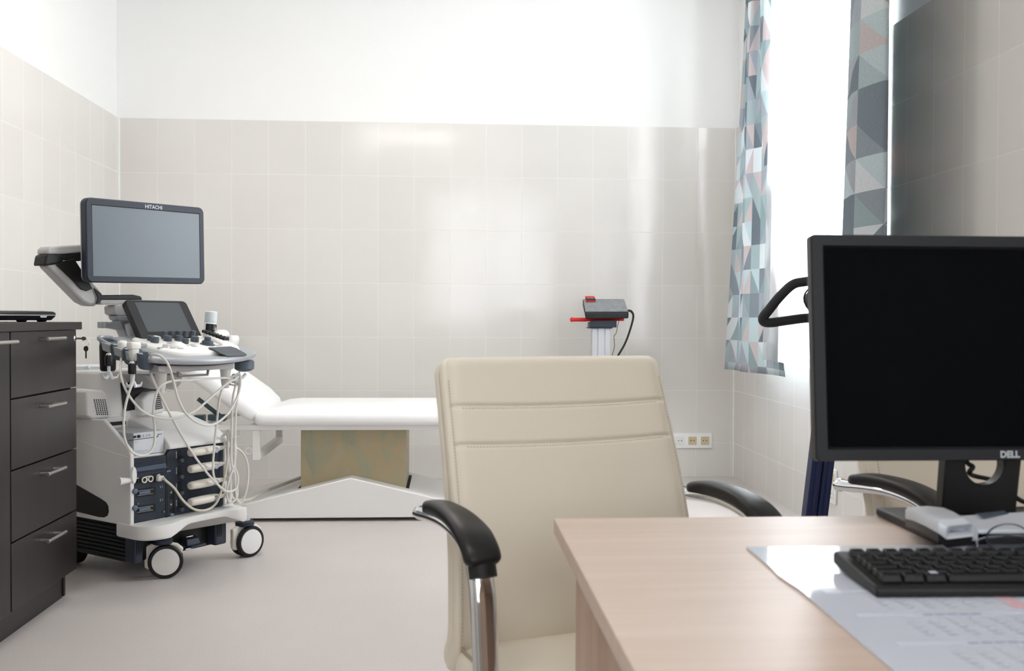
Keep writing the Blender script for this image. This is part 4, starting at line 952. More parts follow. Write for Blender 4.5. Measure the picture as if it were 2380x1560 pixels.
# black and red leads at the back of the cart
bm = BM(); a_ = [at(*q, n=UNv, p=UC - UNv * .40) for q in ((150, 962), (175, 951), (205, 948), (228, 955))]; tube(bm, a_, .004, 8, smooth=5)
o = obj('black_lead', bm, UB); tag(o, 'short black lead disappearing behind the ultrasound speaker', 'cable')
bm = BM(); a_ = [at(*q, n=UNv, p=UC - UNv * .40) for q in ((150, 968), (180, 973), (200, 975), (222, 971))]; tube(bm, a_, .003, 8, smooth=5)
o = obj('red_lead', bm, mat('red_cable', '8e3038', rough=.5)); tag(o, 'thin dark red lead just below the black one beside the cabinet', 'cable')
# ------------------------------------------------------------------ dark cabinets on the left
def wood(name, base, dark, axis, rough=.45, scale=1.0, contrast=1.0, spec=.45, bump=.1):
    m_ = bpy.data.materials.new(name); m_.use_nodes = True
    nt = m_.node_tree; b = nt.nodes['Principled BSDF']; L = nt.links.new
    tc = N(nt, 'ShaderNodeTexCoord'); mp = N(nt, 'ShaderNodeMapping'); s_ = {'X': (1.6, 38, 38), 'Y': (38, 1.6, 38), 'Z': (38, 38, 1.6)}[axis]
    mp.inputs['Scale'].default_value = [v * scale for v in s_]; L(tc.outputs['Object'], mp.inputs[0])
    n1 = N(nt, 'ShaderNodeTexNoise', Scale=1.0, Detail=7, Roughness=.6, Distortion=.4); L(mp.outputs[0], n1.inputs['Vector'])
    mp2 = N(nt, 'ShaderNodeMapping'); s2 = {'X': (1.2, 7, 7), 'Y': (7, 1.2, 7), 'Z': (7, 7, 1.2)}[axis]; mp2.inputs['Scale'].default_value = [v * scale for v in s2]; L(tc.outputs['Object'], mp2.inputs[0])
    n2 = N(nt, 'ShaderNodeTexNoise', Scale=1.0, Detail=3, Distortion=1.2); L(mp2.outputs[0], n2.inputs['Vector'])
    ad = N(nt, 'ShaderNodeMath', _operation='ADD'); L(n1.outputs['Fac'], ad.inputs[0]); L(n2.outputs['Fac'], ad.inputs[1])
    mr = N(nt, 'ShaderNodeMapRange'); mr.inputs[1].default_value = 1 - .32 / contrast; mr.inputs[2].default_value = 1 + .32 / contrast; L(ad.outputs[0], mr.inputs[0])
    mx = N(nt, 'ShaderNodeMix', _data_type='RGBA'); mx.inputs[6].default_value = lin(dark); mx.inputs[7].default_value = lin(base); L(mr.outputs[0], mx.inputs[0]); L(mx.outputs[2], b.inputs['Base Color'])
    b.inputs['Roughness'].default_value = rough; b.inputs['Specular IOR Level'].default_value = spec
    bp = N(nt, 'ShaderNodeBump', Strength=bump, Distance=.001); L(n1.outputs['Fac'], bp.inputs['Height']); L(bp.outputs[0], b.inputs['Normal'])
    return m_
WENGE = wood('wenge_laminate', '271f20', '171213', 'Z', rough=.36, spec=.5)
WENGE_H = wood('wenge_worktop', '2c2425', '1b1516', 'Y', rough=.36, spec=.5)
STEEL = mat('brushed_steel', 'c6c4c0', rough=.3, metal=1)
CFX = -1.349; CZ = 1.006; CY1, CY0 = 3.79, 3.208
yR = 3.762
def bar_handle(par, y0, y1, z, x=CFX):
    bm = BM(); xo = x + .034
    tube(bm, [(xo, y0, z), (xo, y1, z)], .0062, 14)
    h = obj('handle', bm, STEEL, par, bevel=.001)
    for y in (y0 + .022, y1 - .022):
        bm = BM(); tube(bm, [(x + .0005, y, z), (xo - .004, y, z)], .0048, 12); obj('handle_post', bm, STEEL, h)
    return h
def at0(o): return V(o.location)
cab = thing('drawer_cabinet', 'dark wenge cabinet with four drawers and bar handles along the left wall', 'cabinet', (0, 0, 0))
bm = BM(); box2(bm, (-1.97, CY0 + .002, .10), (CFX - .020, yR - .001, .974)); obj('carcass', bm, WENGE, cab, bevel=.001)
bm = BM(); box2(bm, (-1.95, CY0 + .002, .0), (-1.394, yR - .018, .0995)); obj('plinth', bm, WENGE_H, cab, bevel=.001)
bm = BM(); box2(bm, (-1.95, yR - .017, .004), (-1.389, yR + .0, .0995)); obj('plinth_end', bm, WENGE, cab, bevel=.001)
zt_ = [.976, .764, .541, .3165, .0985]
for k in range(4):
    bm = BM(); box2(bm, (CFX - .0195, CY0 + .006, zt_[k + 1] + .0025), (CFX, yR + .002, zt_[k] - .0025))
    d = obj('drawer', bm, WENGE, cab, bevel=.0015)
    zz = at(132, (787, 941, 1095, 1248)[k], x=CFX + .034).z
    ya, yb_ = at(112, 790, x=CFX + .034).y - .005, at(152, 787, x=CFX + .034).y
    bar_handle(d, ya, yb_, zz)
    if k == 0:
        lc = at(172, 787, x=CFX)
        bm = BM(); lathe(bm, [(.0105, 0), (.0105, .003), (.008, .005), (.0055, .006), (.0055, .010), (.002, .0105)], (CFX, lc.y, lc.z), (1, 0, 0), 20); obj('lock', bm, STEEL, d)
door = thing('door_cabinet', 'dark wenge cabinet with one tall door, cut by the photo edge beside the drawers', 'cabinet', (0, 0, 0))
bm = BM(); box2(bm, (-1.97, 2.62, .10), (CFX - .020, CY0 - .002, .974)); obj('carcass', bm, WENGE, door, bevel=.001)
bm = BM(); box2(bm, (-1.95, 2.62, .0), (-1.394, CY0 - .002, .0995)); obj('plinth', bm, WENGE_H, door, bevel=.001)
bm = BM(); box2(bm, (CFX - .0195, 2.624, .101), (CFX, CY0 - .002, .9735)); d = obj('door', bm, WENGE, door, bevel=.0015)
hz = at(20, 796, x=CFX + .034); ye = at(41, 795, x=CFX + .034).y
bar_handle(d, ye - .19, ye, hz.z)
wt = obj('cabinet_worktop', (lambda b_: (box2(b_, (-1.985, 2.615, .9745), (CFX + .012, CY1, CZ - .004)), b_)[1])(BM()), WENGE_H, None, bevel=.0015)
tag(wt, 'dark brown worktop lying over both wenge cabinets, holding the closed laptop', 'worktop')
CZ = CZ - .004
# keys
kp = V((CFX + .0115, lc.y, lc.z))
kt = thing('key_bunch', 'small keys on a ring hanging from the lock of the top drawer', 'keys', kp)
BRZ = mat('key_metal', '8a7a68', rough=.35, metal=.9)
bm = BM(); box2(bm, (0, -.0012, -.003), (.016, .0012, .003)); lathe(bm, [(.009, -.0013), (.009, .0013)], (.023, 0, 0), (0, 1, 0), 18, sx=1, sy=.8); obj('key', bm, BRZ, kt)
bm = BM(); rc = V((.030, .002, -.014)); tube(bm, [rc + V((math.cos(a) * .011, 0, math.sin(a) * .014)) for a in [2 * PI * k / 24 for k in range(24)]], .0008, 6, closed=True); obj('key_ring', bm, STEEL, kt)
bm = BM(); lathe(bm, [(.0085, -.0013), (.0085, .0013)], (.030, .002, -.037), (0, 1, 0), 18, sy=1.2); box2(bm, (.0275, .001, -.072), (.0325, .0035, -.046)); obj('key', bm, mat('key_dark', '4a3a36', rough=.4, metal=.6), kt)
# laptop
LB = mat('laptop_black', '0c0e12', rough=.28, spec=.5); LS = mat('laptop_silver', 'c9ccd0', rough=.3, metal=.6)
p1, p0 = V((-1.378, 3.672, 0)), V((-1.470, 3.275, 0)); dv = (p0 - p1).normalized()
lap = thing('laptop', 'closed black laptop lying on the dark worktop', 'laptop', (p1.x, p1.y, CZ), math.atan2(dv.y, dv.x))
# local x runs along the near long side, away from the viewer is -y
s_ = -1 if dv.cross(V((0, 0, 1))).x < 0 else 1
W_, D_ = .37, .26
def lp(x, y, z): return V((x, -s_ * y * -1 if False else y * (1 if s_ > 0 else 1), z))
perp = V((-dv.y, dv.x, 0)); sg = 1 if perp.x < 0 else -1
def lring(x0, x1, y0, y1, r_, z): return [V((x, sg * y, z)) for x, y in rrect(x1 - x0, y1 - y0, r_, 5, ((x0 + x1) / 2, (y0 + y1) / 2))]
bm = BM(); loft(bm, [lring(.012, W_ - .012, .012, D_ - .012, .016, .006), lring(.002, W_ - .002, .002, D_ - .002, .02, .018), lring(0, W_, 0, D_, .02, .0225)]); obj('laptop_base', bm, LB, lap, angle=30)
bm = BM(); loft(bm, [lring(.001, W_ - .001, .001, D_ - .001, .02, .0226), lring(.001, W_ - .001, .001, D_ - .001, .02, .0250)]); obj('silver_seam', bm, LS, lap)
bm = BM(); loft(bm, [lring(0, W_, 0, D_, .02, .0252), lring(0, W_, 0, D_, .02, .031), lring(.006, W_ - .006, .006, D_ - .006, .02, .0365), lring(.03, W_ - .03, .03, D_ - .03, .02, .039)]); obj('laptop_lid', bm, LB, lap, angle=30)
for x, y in ((.05, .03), (.16, .03), (.32, .03), (.05, .22), (.32, .22)):
    bm = BM(); lathe(bm, [(.012, .0003), (.016, .0062)], (x, sg * y, 0), EZ, 16, sx=1.3); obj('rubber_foot', bm, UB, lap)
bm = BM(); prism(bm, [V((.065, 0, .0215)), V((.105, 0, .0215)), V((.100, 0, .0155)), V((.070, 0, .0155))], (0, -sg * .0012, 0)); obj('port_plate', bm, LS, lap)
# ------------------------------------------------------------------ cream chairs
CREAM = mat('cream_leather', 'e4dccd', rough=.42, spec=.45, bump=.05, bscale=350); THREAD = mat('stitch_thread', 'c3b8a4', rough=.7)
ARMB = mat('armrest_black', '0b0b0d', rough=.40, spec=.5); CHROME = mat('polished_chrome', 'dcdde0', rough=.06, metal=1)
def gauss(d, w): return math.exp(-(d / w) ** 2)
def make_chair(label, x, y, rz):
    t = thing('conference_chair', label, 'chair', (x, y, 0), rz, 'cream armchairs at the desk')
    cl = smooth_path([V((0, .030, .425)), V((0, .004, .47)), V((0, .006, .54)), V((0, .022, .64)), V((0, .055, .75)), V((0, .092, .85)), V((0, .120, .925)), V((0, .128, .950))], 10)
    L_ = [0]
    for a, b_ in zip(cl, cl[1:]): L_.append(L_[-1] + (b_ - a).length)
    tot = L_[-1]
    nt_ = 230; nf = 72
    def cpt(s):
        s = min(max(s, 0), tot)
        for i in range(len(L_) - 1):
            if s <= L_[i + 1]: 
                k = (s - L_[i]) / (L_[i + 1] - L_[i]); return cl[i].lerp(cl[i + 1], k), (cl[i + 1] - cl[i]).normalized()
        return cl[-1], (cl[-1] - cl[-2]).normalized()
    seams = (.860, .794)
    def hwid(z): return lerp(.243, .226, min(1, max(0, (z - .45) / .5)))
    rings = []
    for j in range(nt_ + 1):
        s = tot * j / nt_
        c, tg = cpt(s); nrm = V((0, -tg.z, tg.y))     # to the sitter
        if nrm.y > 0: nrm = -nrm
        e = max(0, 1 - (tot - s) / .022); e2 = max(0, 1 - s / .02)      # rounding at the top and the bottom
        k = math.sqrt(max(0, 1 - e * e)) * math.sqrt(max(0, 1 - (e2 * .8) ** 2))
        ef = max(0, 1 - (tot - s) / .03); cw = hwid(c.z) - .020 * (1 - math.sqrt(max(0, 1 - ef * ef)))
        ring_ = []
        def pt(x, d): 
            return c + V((x, 0, 0)) + nrm * d
        dF, dB, rr = .024 * k + .001, -.030 * k - .001, .016
        for i in range(nf + 1):                    # front face, left to right
            u = -1 + 2 * i / nf; xx = u * (cw - .008)
            d = dF - .004 * k * max(0, abs(u) - .9) / .1 + .004 * (1 - u * u) * k
            g = gauss(abs(xx) - (cw - .0125), .0025) * .0035
            for zs in seams:
                zz = c.z - (zs - .006 * (1 - u * u)); 
                if abs(xx) < cw - .013: g += gauss(zz, .0035) * .005
            ring_.append(pt(xx, d - g * k))
        for i in range(1, 6):
            a = PI / 2 * (1 - i / 5) ; ring_.append(pt(cw - .008 + .008 * math.cos(a), dF - (.016 - .012 * math.sin(a)) * k))
        ring_.append(pt(cw, (dF + dB) / 2 + .003 * k)); ring_.append(pt(cw - .002, (dF + dB) / 2)); ring_.append(pt(cw, (dF + dB) / 2 - .003 * k))
        for i in range(0, 6):
            a = -PI / 2 * i / 5; ring_.append(pt(cw - .010 + .010 * math.cos(a), dB + (.010 + .010 * math.sin(a)) * k))
        for i in range(1, 10): ring_.append(pt((cw - .010) * (1 - 2 * i / 10), dB - .006 * k * (1 - (1 - 2 * i / 10) ** 2)))
        for i in range(5, -1, -1):
            a = -PI / 2 * i / 5; ring_.append(pt(-cw + .010 - .010 * math.cos(a), dB + (.010 + .010 * math.sin(a)) * k))
        ring_.append(pt(-cw, (dF + dB) / 2 - .003 * k)); ring_.append(pt(-cw + .002, (dF + dB) / 2)); ring_.append(pt(-cw, (dF + dB) / 2 + .003 * k))
        for i in range(5, 0, -1):
            a = PI / 2 * (1 - i / 5); ring_.append(pt(-cw + .008 - .008 * math.cos(a), dF - (.016 - .012 * math.sin(a)) * k))
        rings.append(ring_)
    bm = BM(); loft(bm, rings); back = obj('backrest', bm, CREAM, t, angle=70)
    # stitching along the side seams and below the cross seams
    bm = BM()
    def stitch(p_, d_): box(bm, p_, (.0011, .0011, .0036), rot=d_.to_track_quat('Z', 'Y').to_matrix())
    n = int((tot - .06) / .0058)
    for sx in (-1, 1):
        for k in range(n):
            s = .02 + k * .0058; c, tg = cpt(s); nrm = V((0, -tg.z, tg.y)); ef = max(0, 1 - (tot - s) / .03); cw = hwid(c.z) - .020 * (1 - math.sqrt(max(0, 1 - ef * ef)))
            stitch(c + V((sx * (cw - .0095), 0, 0)) + nrm * .0225, tg)
    for zs in seams:
        for k in range(-34, 35):
            x = k * .0058; u = x / .22
            zz = zs - .006 * (1 - u * u) - .0036
            s = min(range(len(cl)), key=lambda i: abs(cl[i].z - zz)); c, tg = cpt(L_[s]); nrm = V((0, -tg.z, tg.y))
            c = c + tg * ((zz - c.z) / tg.z); stitch(c + V((x, 0, 0)) + nrm * (.0254 + .004 * (1 - u * u) - .005 * .35), V((1, 0, 0)))
    obj('stitching', bm, THREAD, back, keep=True)['kind'] = 'stuff'
    # seat
    def so(k, z, dy=0): return [V((x_, y_, z)) for x_, y_ in rrect(.49 - 2 * k, .47 - 2 * k, max(.05 - k, .012), 6, (0, -.215))]
    bm = BM(); rings = []
    for k, z in ((.02, .372), (.006, .378), (0, .392), (0, .440), (.004, .455), (.014, .464), (.017, .462), (.020, .464), (.035, .470), (.07, .475), (.13, .478), (.2, .479)):
        r_ = so(k, z)
        for p_ in r_:
            f = max(0, (-p_.y - .30) / .15); p_.z -= .035 * f * f * (1 if z > .4 else .3)
        rings.append(r_)
    loft(bm, rings); seat = obj('seat', bm, CREAM, t, angle=70)
    bm = BM(); pp = so(.012, .4655)
    for p_ in pp: f = max(0, (-p_.y - .30) / .15); p_.z -= .035 * f * f
    tube(bm, pp, .0032, 6, closed=True); obj('piping', bm, mat('piping_tan', 'a89b84', rough=.5) if 'piping_tan' not in bpy.data.materials else bpy.data.materials['piping_tan'], seat)
    # arms
    for sx in (-1, 1):
        X = sx * .268
        path = smooth_path([V((X, .055, .694)), V((X, .0, .704)), V((X, -.06, .706)), V((X, -.115, .701)), V((X, -.160, .689)), V((X, -.190, .671)), V((X, -.202, .650))], 6)
        n = len(path); rings = []
        for i, p_ in enumerate(path):
            a = i / (n - 1); d = (path[min(i + 1, n - 1)] - path[max(i - 1, 0)]).normalized(); u_ = V((0, -d.z, d.y)) * (-1); 
            if u_.z < 0: u_ = -u_
            if abs(d.z) > .97: u_ = V((0, -1, 0))
            w_ = lerp(.016, .030, min(1, a * 1.5)) * math.sqrt(max(.05, 1 - max(0, (a - .90) / .1) ** 2 * .75)) * math.sqrt(max(.2, 1 - max(0, (.06 - a) / .06) ** 2))
            th = .0135 * math.sqrt(max(.1, 1 - max(0, (a - .94) / .06) ** 2)) * math.sqrt(max(.25, 1 - max(0, (.05 - a) / .05) ** 2))
            rings.append([p_ + V((w_ * abs(math.cos(b_)) ** .6 * (1 if math.cos(b_) > 0 else -1), 0, 0)) + u_ * (th * abs(math.sin(b_)) ** .8 * (1 if math.sin(b_) > 0 else -1)) for b_ in [2 * PI * k / 24 for k in range(24)]])
        bm = BM(); loft(bm, rings); ar = obj('armrest', bm, ARMB, t, angle=60)
        bm = BM(); tube(bm, [V((X, -.194, .652)), V((X, -.201, .634))], .021, 18, flat=(1.05, .8)); obj('armrest_collar', bm, UB, ar)
        # chrome frame: along under the pad, down at the front, back along the floor
        fr_ = smooth_path([V((X, .078, .682)), V((X, .055, .683)), V((X, .0, .688)), V((X, -.06, .690)), V((X, -.115, .684)), V((X, -.155, .671)), V((X, -.180, .652)), V((X, -.198, .61)), V((X, -.208, .54)), V((X, -.226, .40)), V((X, -.250, .20)), V((X, -.262, .085)), V((X, -.255, .035)), V((X, -.23, .0145)), V((X, .0, .0135)), V((X, .24, .0135))], 5)
        bm = BM(); tube(bm, fr_, .0125, 16, flat=(1.7, .9)); lg = obj('leg', bm, CHROME, t, angle=60)
        bm = BM(); lathe(bm, [(.013, 0), (.0135, .003), (.0135, .011), (.010, .014)], V((X, .078, .682)), (0, 1, -.1), 18, sx=1.2); obj('end_cap', bm, CHROME, lg)
        bm = BM(); tube(bm, [V((X, -.224, .42)), V((sx * .258, -.222, .385)), V((sx * .2, -.20, .362))], .009, 10, smooth=4); obj('seat_bracket', bm, CHROME, t)
        bm = BM(); tube(bm, [V((X, .05, .684)), V((sx * .25, .062, .683)), V((sx * .215, .062, .682))], .0085, 10, smooth=4); obj('back_bracket', bm, CHROME, t)
    bm = BM(); tube(bm, [V((-.2675, .2401, .0135)), V((-.2, .262, .0135)), V((.2, .262, .0135)), V((.2675, .2401, .0135))], .0125, 12, smooth=4); obj('rear_crossbar', bm, CHROME, t)
    bm = BM(); box2(bm, (-.21, -.40, .352), (.21, -.02, .3715)); obj('seat_shell', bm, UB, t, bevel=.006)
    return t
def dup(root, dx, label):
    r = root.copy(); COL.objects.link(r); r.location = root.location + V(dx); r['label'] = label
    def kids(a, b_):
        for ch in list(a.children):
            c = ch.copy(); COL.objects.link(c); c.parent = b_; kids(ch, c)
    kids(root, r)
    return r
RZ = .349
chair = make_chair('cream leather armchair with chrome arms, its whole back showing in front of the desk', .238, 1.785, RZ)
dup(chair, (.855, .262, 0), 'cream leather armchair seen beneath the black desk monitor, mostly hidden behind it')
# ------------------------------------------------------------------ desk and the things on it
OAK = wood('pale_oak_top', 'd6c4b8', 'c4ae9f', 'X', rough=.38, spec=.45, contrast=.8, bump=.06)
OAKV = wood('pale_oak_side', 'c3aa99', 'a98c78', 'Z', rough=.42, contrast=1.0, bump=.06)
DZ = .735
da, db = at(1288, 1207, z=DZ), at(2050, 1197, z=DZ)
DX0, DY1 = da.x, (da.y + db.y) / 2
desk = thing('office_desk', 'pale oak desk in the foreground carrying the black monitor, keyboard and papers', 'desk', (0, 0, 0))
bm = BM(); box2(bm, (DX0, .56, DZ - .022), (1.83, DY1, DZ)); obj('desktop', bm, OAK, desk, bevel=.001)
pe = at(1342, 1330, x=DX0 + .02)
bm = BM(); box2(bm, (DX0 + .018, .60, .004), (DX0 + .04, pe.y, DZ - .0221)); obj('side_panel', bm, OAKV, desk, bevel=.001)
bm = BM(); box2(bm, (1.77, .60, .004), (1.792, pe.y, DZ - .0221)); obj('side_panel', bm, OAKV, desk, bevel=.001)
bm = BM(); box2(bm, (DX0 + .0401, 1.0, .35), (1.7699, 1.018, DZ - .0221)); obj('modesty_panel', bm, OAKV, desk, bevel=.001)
for x in (DX0 + .029, 1.781):
    for y in (.66, pe.y - .06):
        bm = BM(); lathe(bm, [(.010, 0), (.010, .0041)], (x, y, 0), EZ, 14); obj('glide', bm, UB, desk)
# --- monitor
MBLK = mat('monitor_black', '12151b', rough=.42); MSCR = mat('monitor_screen', '040509', rough=.25, spec=.05); MNECK = mat('stand_black', '060709', rough=.4)
my = 1.365
q = [at(1883.5, 545, y=my + .016), at(1896.5, 1073, y=my - .014)]
mx0 = q[1].x; zt2, zb2 = q[0].z, q[1].z; cxm = at(2343, 1060, y=my).x
hw_ = cxm - mx0; tilt = math.atan2(.030, zt2 - zb2)
bz = at(2165, 1247, z=DZ + .0125)
md = thing('desktop_monitor', 'large black desktop monitor standing on the oak desk at the right', 'monitor', (cxm, my, DZ + .0005))
ex, ey = V((1, 0, 0)), V((0, math.sin(tilt), math.cos(tilt))); c = V((0, 0, (zt2 + zb2) / 2 - DZ)); H_ = (zt2 - zb2) / math.cos(tilt); nz = ex.cross(ey)
bm = BM(); outer = [c + ex * x + ey * y for x, y in rrect(2 * hw_, H_, .006, 4)]
B_ = .0165; BT = .0155
inn = lambda off, sh: [c + ex * x + ey * y + nz * off for x, y in rrect(2 * hw_ - 2 * B_ - sh, H_ - 2 * BT - sh, .0012, 4, (0, .0))]
loft(bm, [[p_ - nz * .038 + (c - p_) * .04 for p_ in outer], [p_ - nz * .018 for p_ in outer], [p_ - nz * .002 for p_ in outer], [p_ + (c - p_).normalized() * .002 for p_ in outer], inn(0, 0), inn(-.005, .007)]); hs = obj('housing', bm, MBLK, md, angle=30)
bm = BM(); slab(bm, c - nz * .0048, 2 * hw_ - 2 * B_ - .006, H_ - 2 * BT - .006, .001, .001, ex, ey, n=2); obj('screen', bm, MSCR, hs)
bm, w_ = text_bm('DELL', .0125, c - ey * (H_ / 2 - .0042) + nz * .0006, ex, ey, bold=.0006)
for v_ in bm.verts: v_.co -= ex * (w_ / 2 + .006)
obj('maker_lettering', bm, mat('logo_silver', 'bfc3c8', rough=.35), hs, keep=True)
# neck: a plate with a round cable hole
ny = .035; sc = lambda px, py: (lambda P_: V((P_.x - cxm, ny, P_.z - DZ)))(at(px, py, y=my + ny))
hc, hr_ = sc(2290, 1083), .0285
arc = [hc + V((hr_ * math.cos(a), 0, hr_ * 1.0 * math.sin(a))) for a in [R(20 - 220 * k / 24) for k in range(25)]]
bm = BM(); zt3 = .22; nl, nr = sc(2188, 1194), sc(2360, 1194); tl, tr_ = sc(2199, 1060), sc(2376, 1060)
outl_ = [nl + V((0, 0, -.01)), nr + V((0, 0, -.01)), tr_, V((tr_.x, ny, zt3)), V((hc.x + hr_ * .94, ny, zt3))] + arc + [V((hc.x - hr_ * .94, ny, zt3)), V((tl.x, ny, zt3)), tl]
prism(bm, outl_, (0, .022, 0)); obj('stand_neck', bm, MNECK, md, bevel=.002)
bm = BM(); box2(bm, (tl.x, .0571, .085), (tr_.x, .0575, .16)); bm.free()
bm = BM(); box(bm, c - nz * .047, (.12, .02, .12), rot=Matrix.Rotation(-tilt, 3, 'X')); obj('stand_mount', bm, MNECK, md, bevel=.004)
b0, b1 = at(2035, 1179, z=DZ + .0125), at(2183, 1248, z=DZ + .0125)
bl = lambda p_, z: V((p_.x - cxm, p_.y - my, z))
wbase = 2 * (cxm - (b0.x + b1.x) / 2)
corners = [b1, V((b1.x + wbase, b1.y, 0)), V((b0.x + wbase, b0.y, 0)), b0]
bm = BM(); loft(bm, [[bl(p_, 0.0) * .985 if False else bl(p_, 0) for p_ in corners], [bl(p_, .012) for p_ in corners]]); obj('stand_base', bm, mat('base_black', '101115', rough=.45), md, bevel=.003, seg=3)
bm = BM(); pth = [sc(2262, 1062) + V((0, .03, .02)), sc(2270, 1080) + V((0, .028, 0)), sc(2283, 1092) + V((0, .026, 0)), sc(2276, 1106) + V((0, .028, 0)), sc(2300, 1118) + V((0, .04, 0)), sc(2350, 1130) + V((0, .05, 0)), sc(2385, 1150) + V((0, .05, 0)), sc(2420, 1180) + V((0, .05, 0)), sc(2470, 1192) + V((0, .02, 0))]
tube(bm, pth, .0036, 8, smooth=5); obj('monitor_cable', bm, UB, md)
# --- telephone lying on the monitor base
PHS = mat('phone_silver', 'c6cbd4', rough=.35, metal=.15); PHD = mat('phone_dark', '08090c', rough=.4)
pz = DZ + .0135
ph = thing('desk_telephone', 'silver desk telephone with curved handset resting on the foot of the black monitor', 'telephone', at(2240, 1240, z=pz))
o_ = V(ph.location)
A = lambda px, py, h: at(px, py, z=pz + h) - o_
bot = [A(2140, 1210, .0005), A(2200, 1246, .0005), A(2460, 1246, .0005), A(2460, 1205, .0005)]
topp = [A(2225, 1198, .026), A(2262, 1232, .016), A(2460, 1232, .016), A(2460, 1184, .032)]
b4 = [A(2190, 1215, .001), A(2215, 1243, .001), A(2462, 1243, .001), A(2462, 1213, .001)]
bm = BM(); loft(bm, [b4, [p_ + V((0, 0, -.006)) for p_ in topp]]); obj('phone_base', bm, PHD, ph, bevel=.002)
bm = BM(); loft(bm, [[p_ + V((0, 0, -.0058)) for p_ in topp], topp]); pb2 = obj('phone_body', bm, PHS, ph, bevel=.0025, seg=3)
bm = BM(); prism(bm, [p_ + V((0, 0, .0006)) for p_ in (A(2268, 1197, .0285), A(2333, 1189, .0295), A(2344, 1196, .027), A(2287, 1205, .025))], (0, 0, .0008)); obj('phone_display', bm, mat('phone_lcd', '47505c', rough=.25), pb2)
# handset: arched bar from the far left corner towards the viewer
secs = [((2104, 1179, .026), (2160, 1176, .030)), ((2122, 1182, .034), (2200, 1180, .036)), ((2150, 1193, .038), (2222, 1189, .040)), ((2180, 1209, .036), (2245, 1203, .037)), ((2200, 1224, .029), (2262, 1217, .031)), ((2208, 1230, .023), (2274, 1227, .024))]
bm = BM(); rings = []
for l_, r_ in secs:
    a, b_ = A(*l_), A(*r_); w2 = (b_ - a)
    rings.append([a + V((0, 0, -.016)), b_ + V((0, 0, -.016)), b_ + V((0, 0, -.004)), b_ - w2 * .08, a + w2 * .08, a + V((0, 0, -.004))])
loft(bm, rings); hs_ = obj('handset', bm, PHS, ph, angle=50, bevel=.001)
bm = BM(); rings = []
for l_, r_ in secs[:-1]:
    a, b_ = A(*l_), A(*r_); rings.append([a + (b_ - a) * .03 + V((0, 0, -.026)), a + (b_ - a) * .97 + V((0, 0, -.026)), a + (b_ - a) * .98 + V((0, 0, -.0161)), a + (b_ - a) * .02 + V((0, 0, -.0161))])
loft(bm, rings); obj('handset_underside', bm, PHD, hs_)
# --- desk pad calendar
PAPER = mat('paper_under_gloss_film', 'd2d8e6', rough=.07, spec=.5); 
pa_, pb2_, pc_ = at(1735, 1271, z=DZ + .003), at(2080, 1560, z=DZ + .003), at(1910, 1425, z=DZ + .003)
pad_x0, pad_y1 = pa_.x, pa_.y
pd = thing('desk_pad_calendar', 'large white paper calendar pad lying on the oak desk under the black keyboard', 'desk pad', (pad_x0, pad_y1, DZ + .0005))
dirx = (pb2_ - pa_).normalized(); pw_, pl_ = .594, .50
leftx = lambda d: dirx.x / dirx.y * -d * -1 if False else (pb2_.x - pa_.x) / (pa_.y - pb2_.y) * d
bm = BM(); pts = [V((0, 0, 0)), V((leftx(.10) + .0, -.10, 0)), V((leftx(.14) - .002, -.14, 0)), V((leftx(.20) + .003, -.20, 0)), V((leftx(pl_), -pl_, 0)), V((leftx(pl_) + pw_, -pl_, 0)), V((pw_, 0, 0))]
prism(bm, pts[::-1], (0, 0, .0024)); obj('paper_sheets', bm, PAPER, pd)
INKG = mat('calendar_grey_ink', '9aa3b8', rough=.3); INKP = mat('calendar_pink_ink', 'e0b6c0', rough=.3); INKL = mat('calendar_pale_blue_ink', 'd3d9e8', rough=.3)
def pq(bm, x0, x1, y0, y1, z=.00262): box2(bm, (x0, y0, z - .0001), (x1, y1, z + .0001))
bmG, bmP, bmL, bmN = BM(), BM(), BM(), BM()
months = (('January', 'February', 'March'), ('April', 'May', 'June'), ('July', 'August', 'September'), ('October', 'November', 'December'))
for rI in range(3):
    ytop = -.205 - rI * .085
    pq(bmL, .02, pw_ - .02, ytop - .0105, ytop + .0005)
    for cI in range(3):
        x0 = .055 + cI * .18
        for k in range(5): pq(bmG, x0 + .012 * k + .03, x0 + .012 * k + .040, ytop - .0075, ytop - .003, .0028)
        pq(bmP, x0 + .132, x0 + .150, ytop - .072, ytop - .014)
        for wk in range(5):
            for dI in range(7):
                if (wk == 0 and dI < 2) or (wk == 4 and dI > 4): continue
                n_ = wk * 7 + dI - 1
                pq(bmN, x0 + dI * .0215 + .004, x0 + dI * .0215 + (.011 if n_ > 9 else .0075), ytop - .022 - wk * .0112, ytop - .0165 - wk * .0112, .0028)
for nm, b_, mt in (('month_bands', bmL, INKL), ('weekend_columns', bmP, INKP), ('month_headings', bmG, INKG), ('day_marks', bmN, mat('calendar_day_ink', 'c3c9d8', rough=.3))):
    o = obj(nm[:-1] if nm != 'day_marks' else 'day_print', b_, mt, pd); o['kind'] = 'stuff'
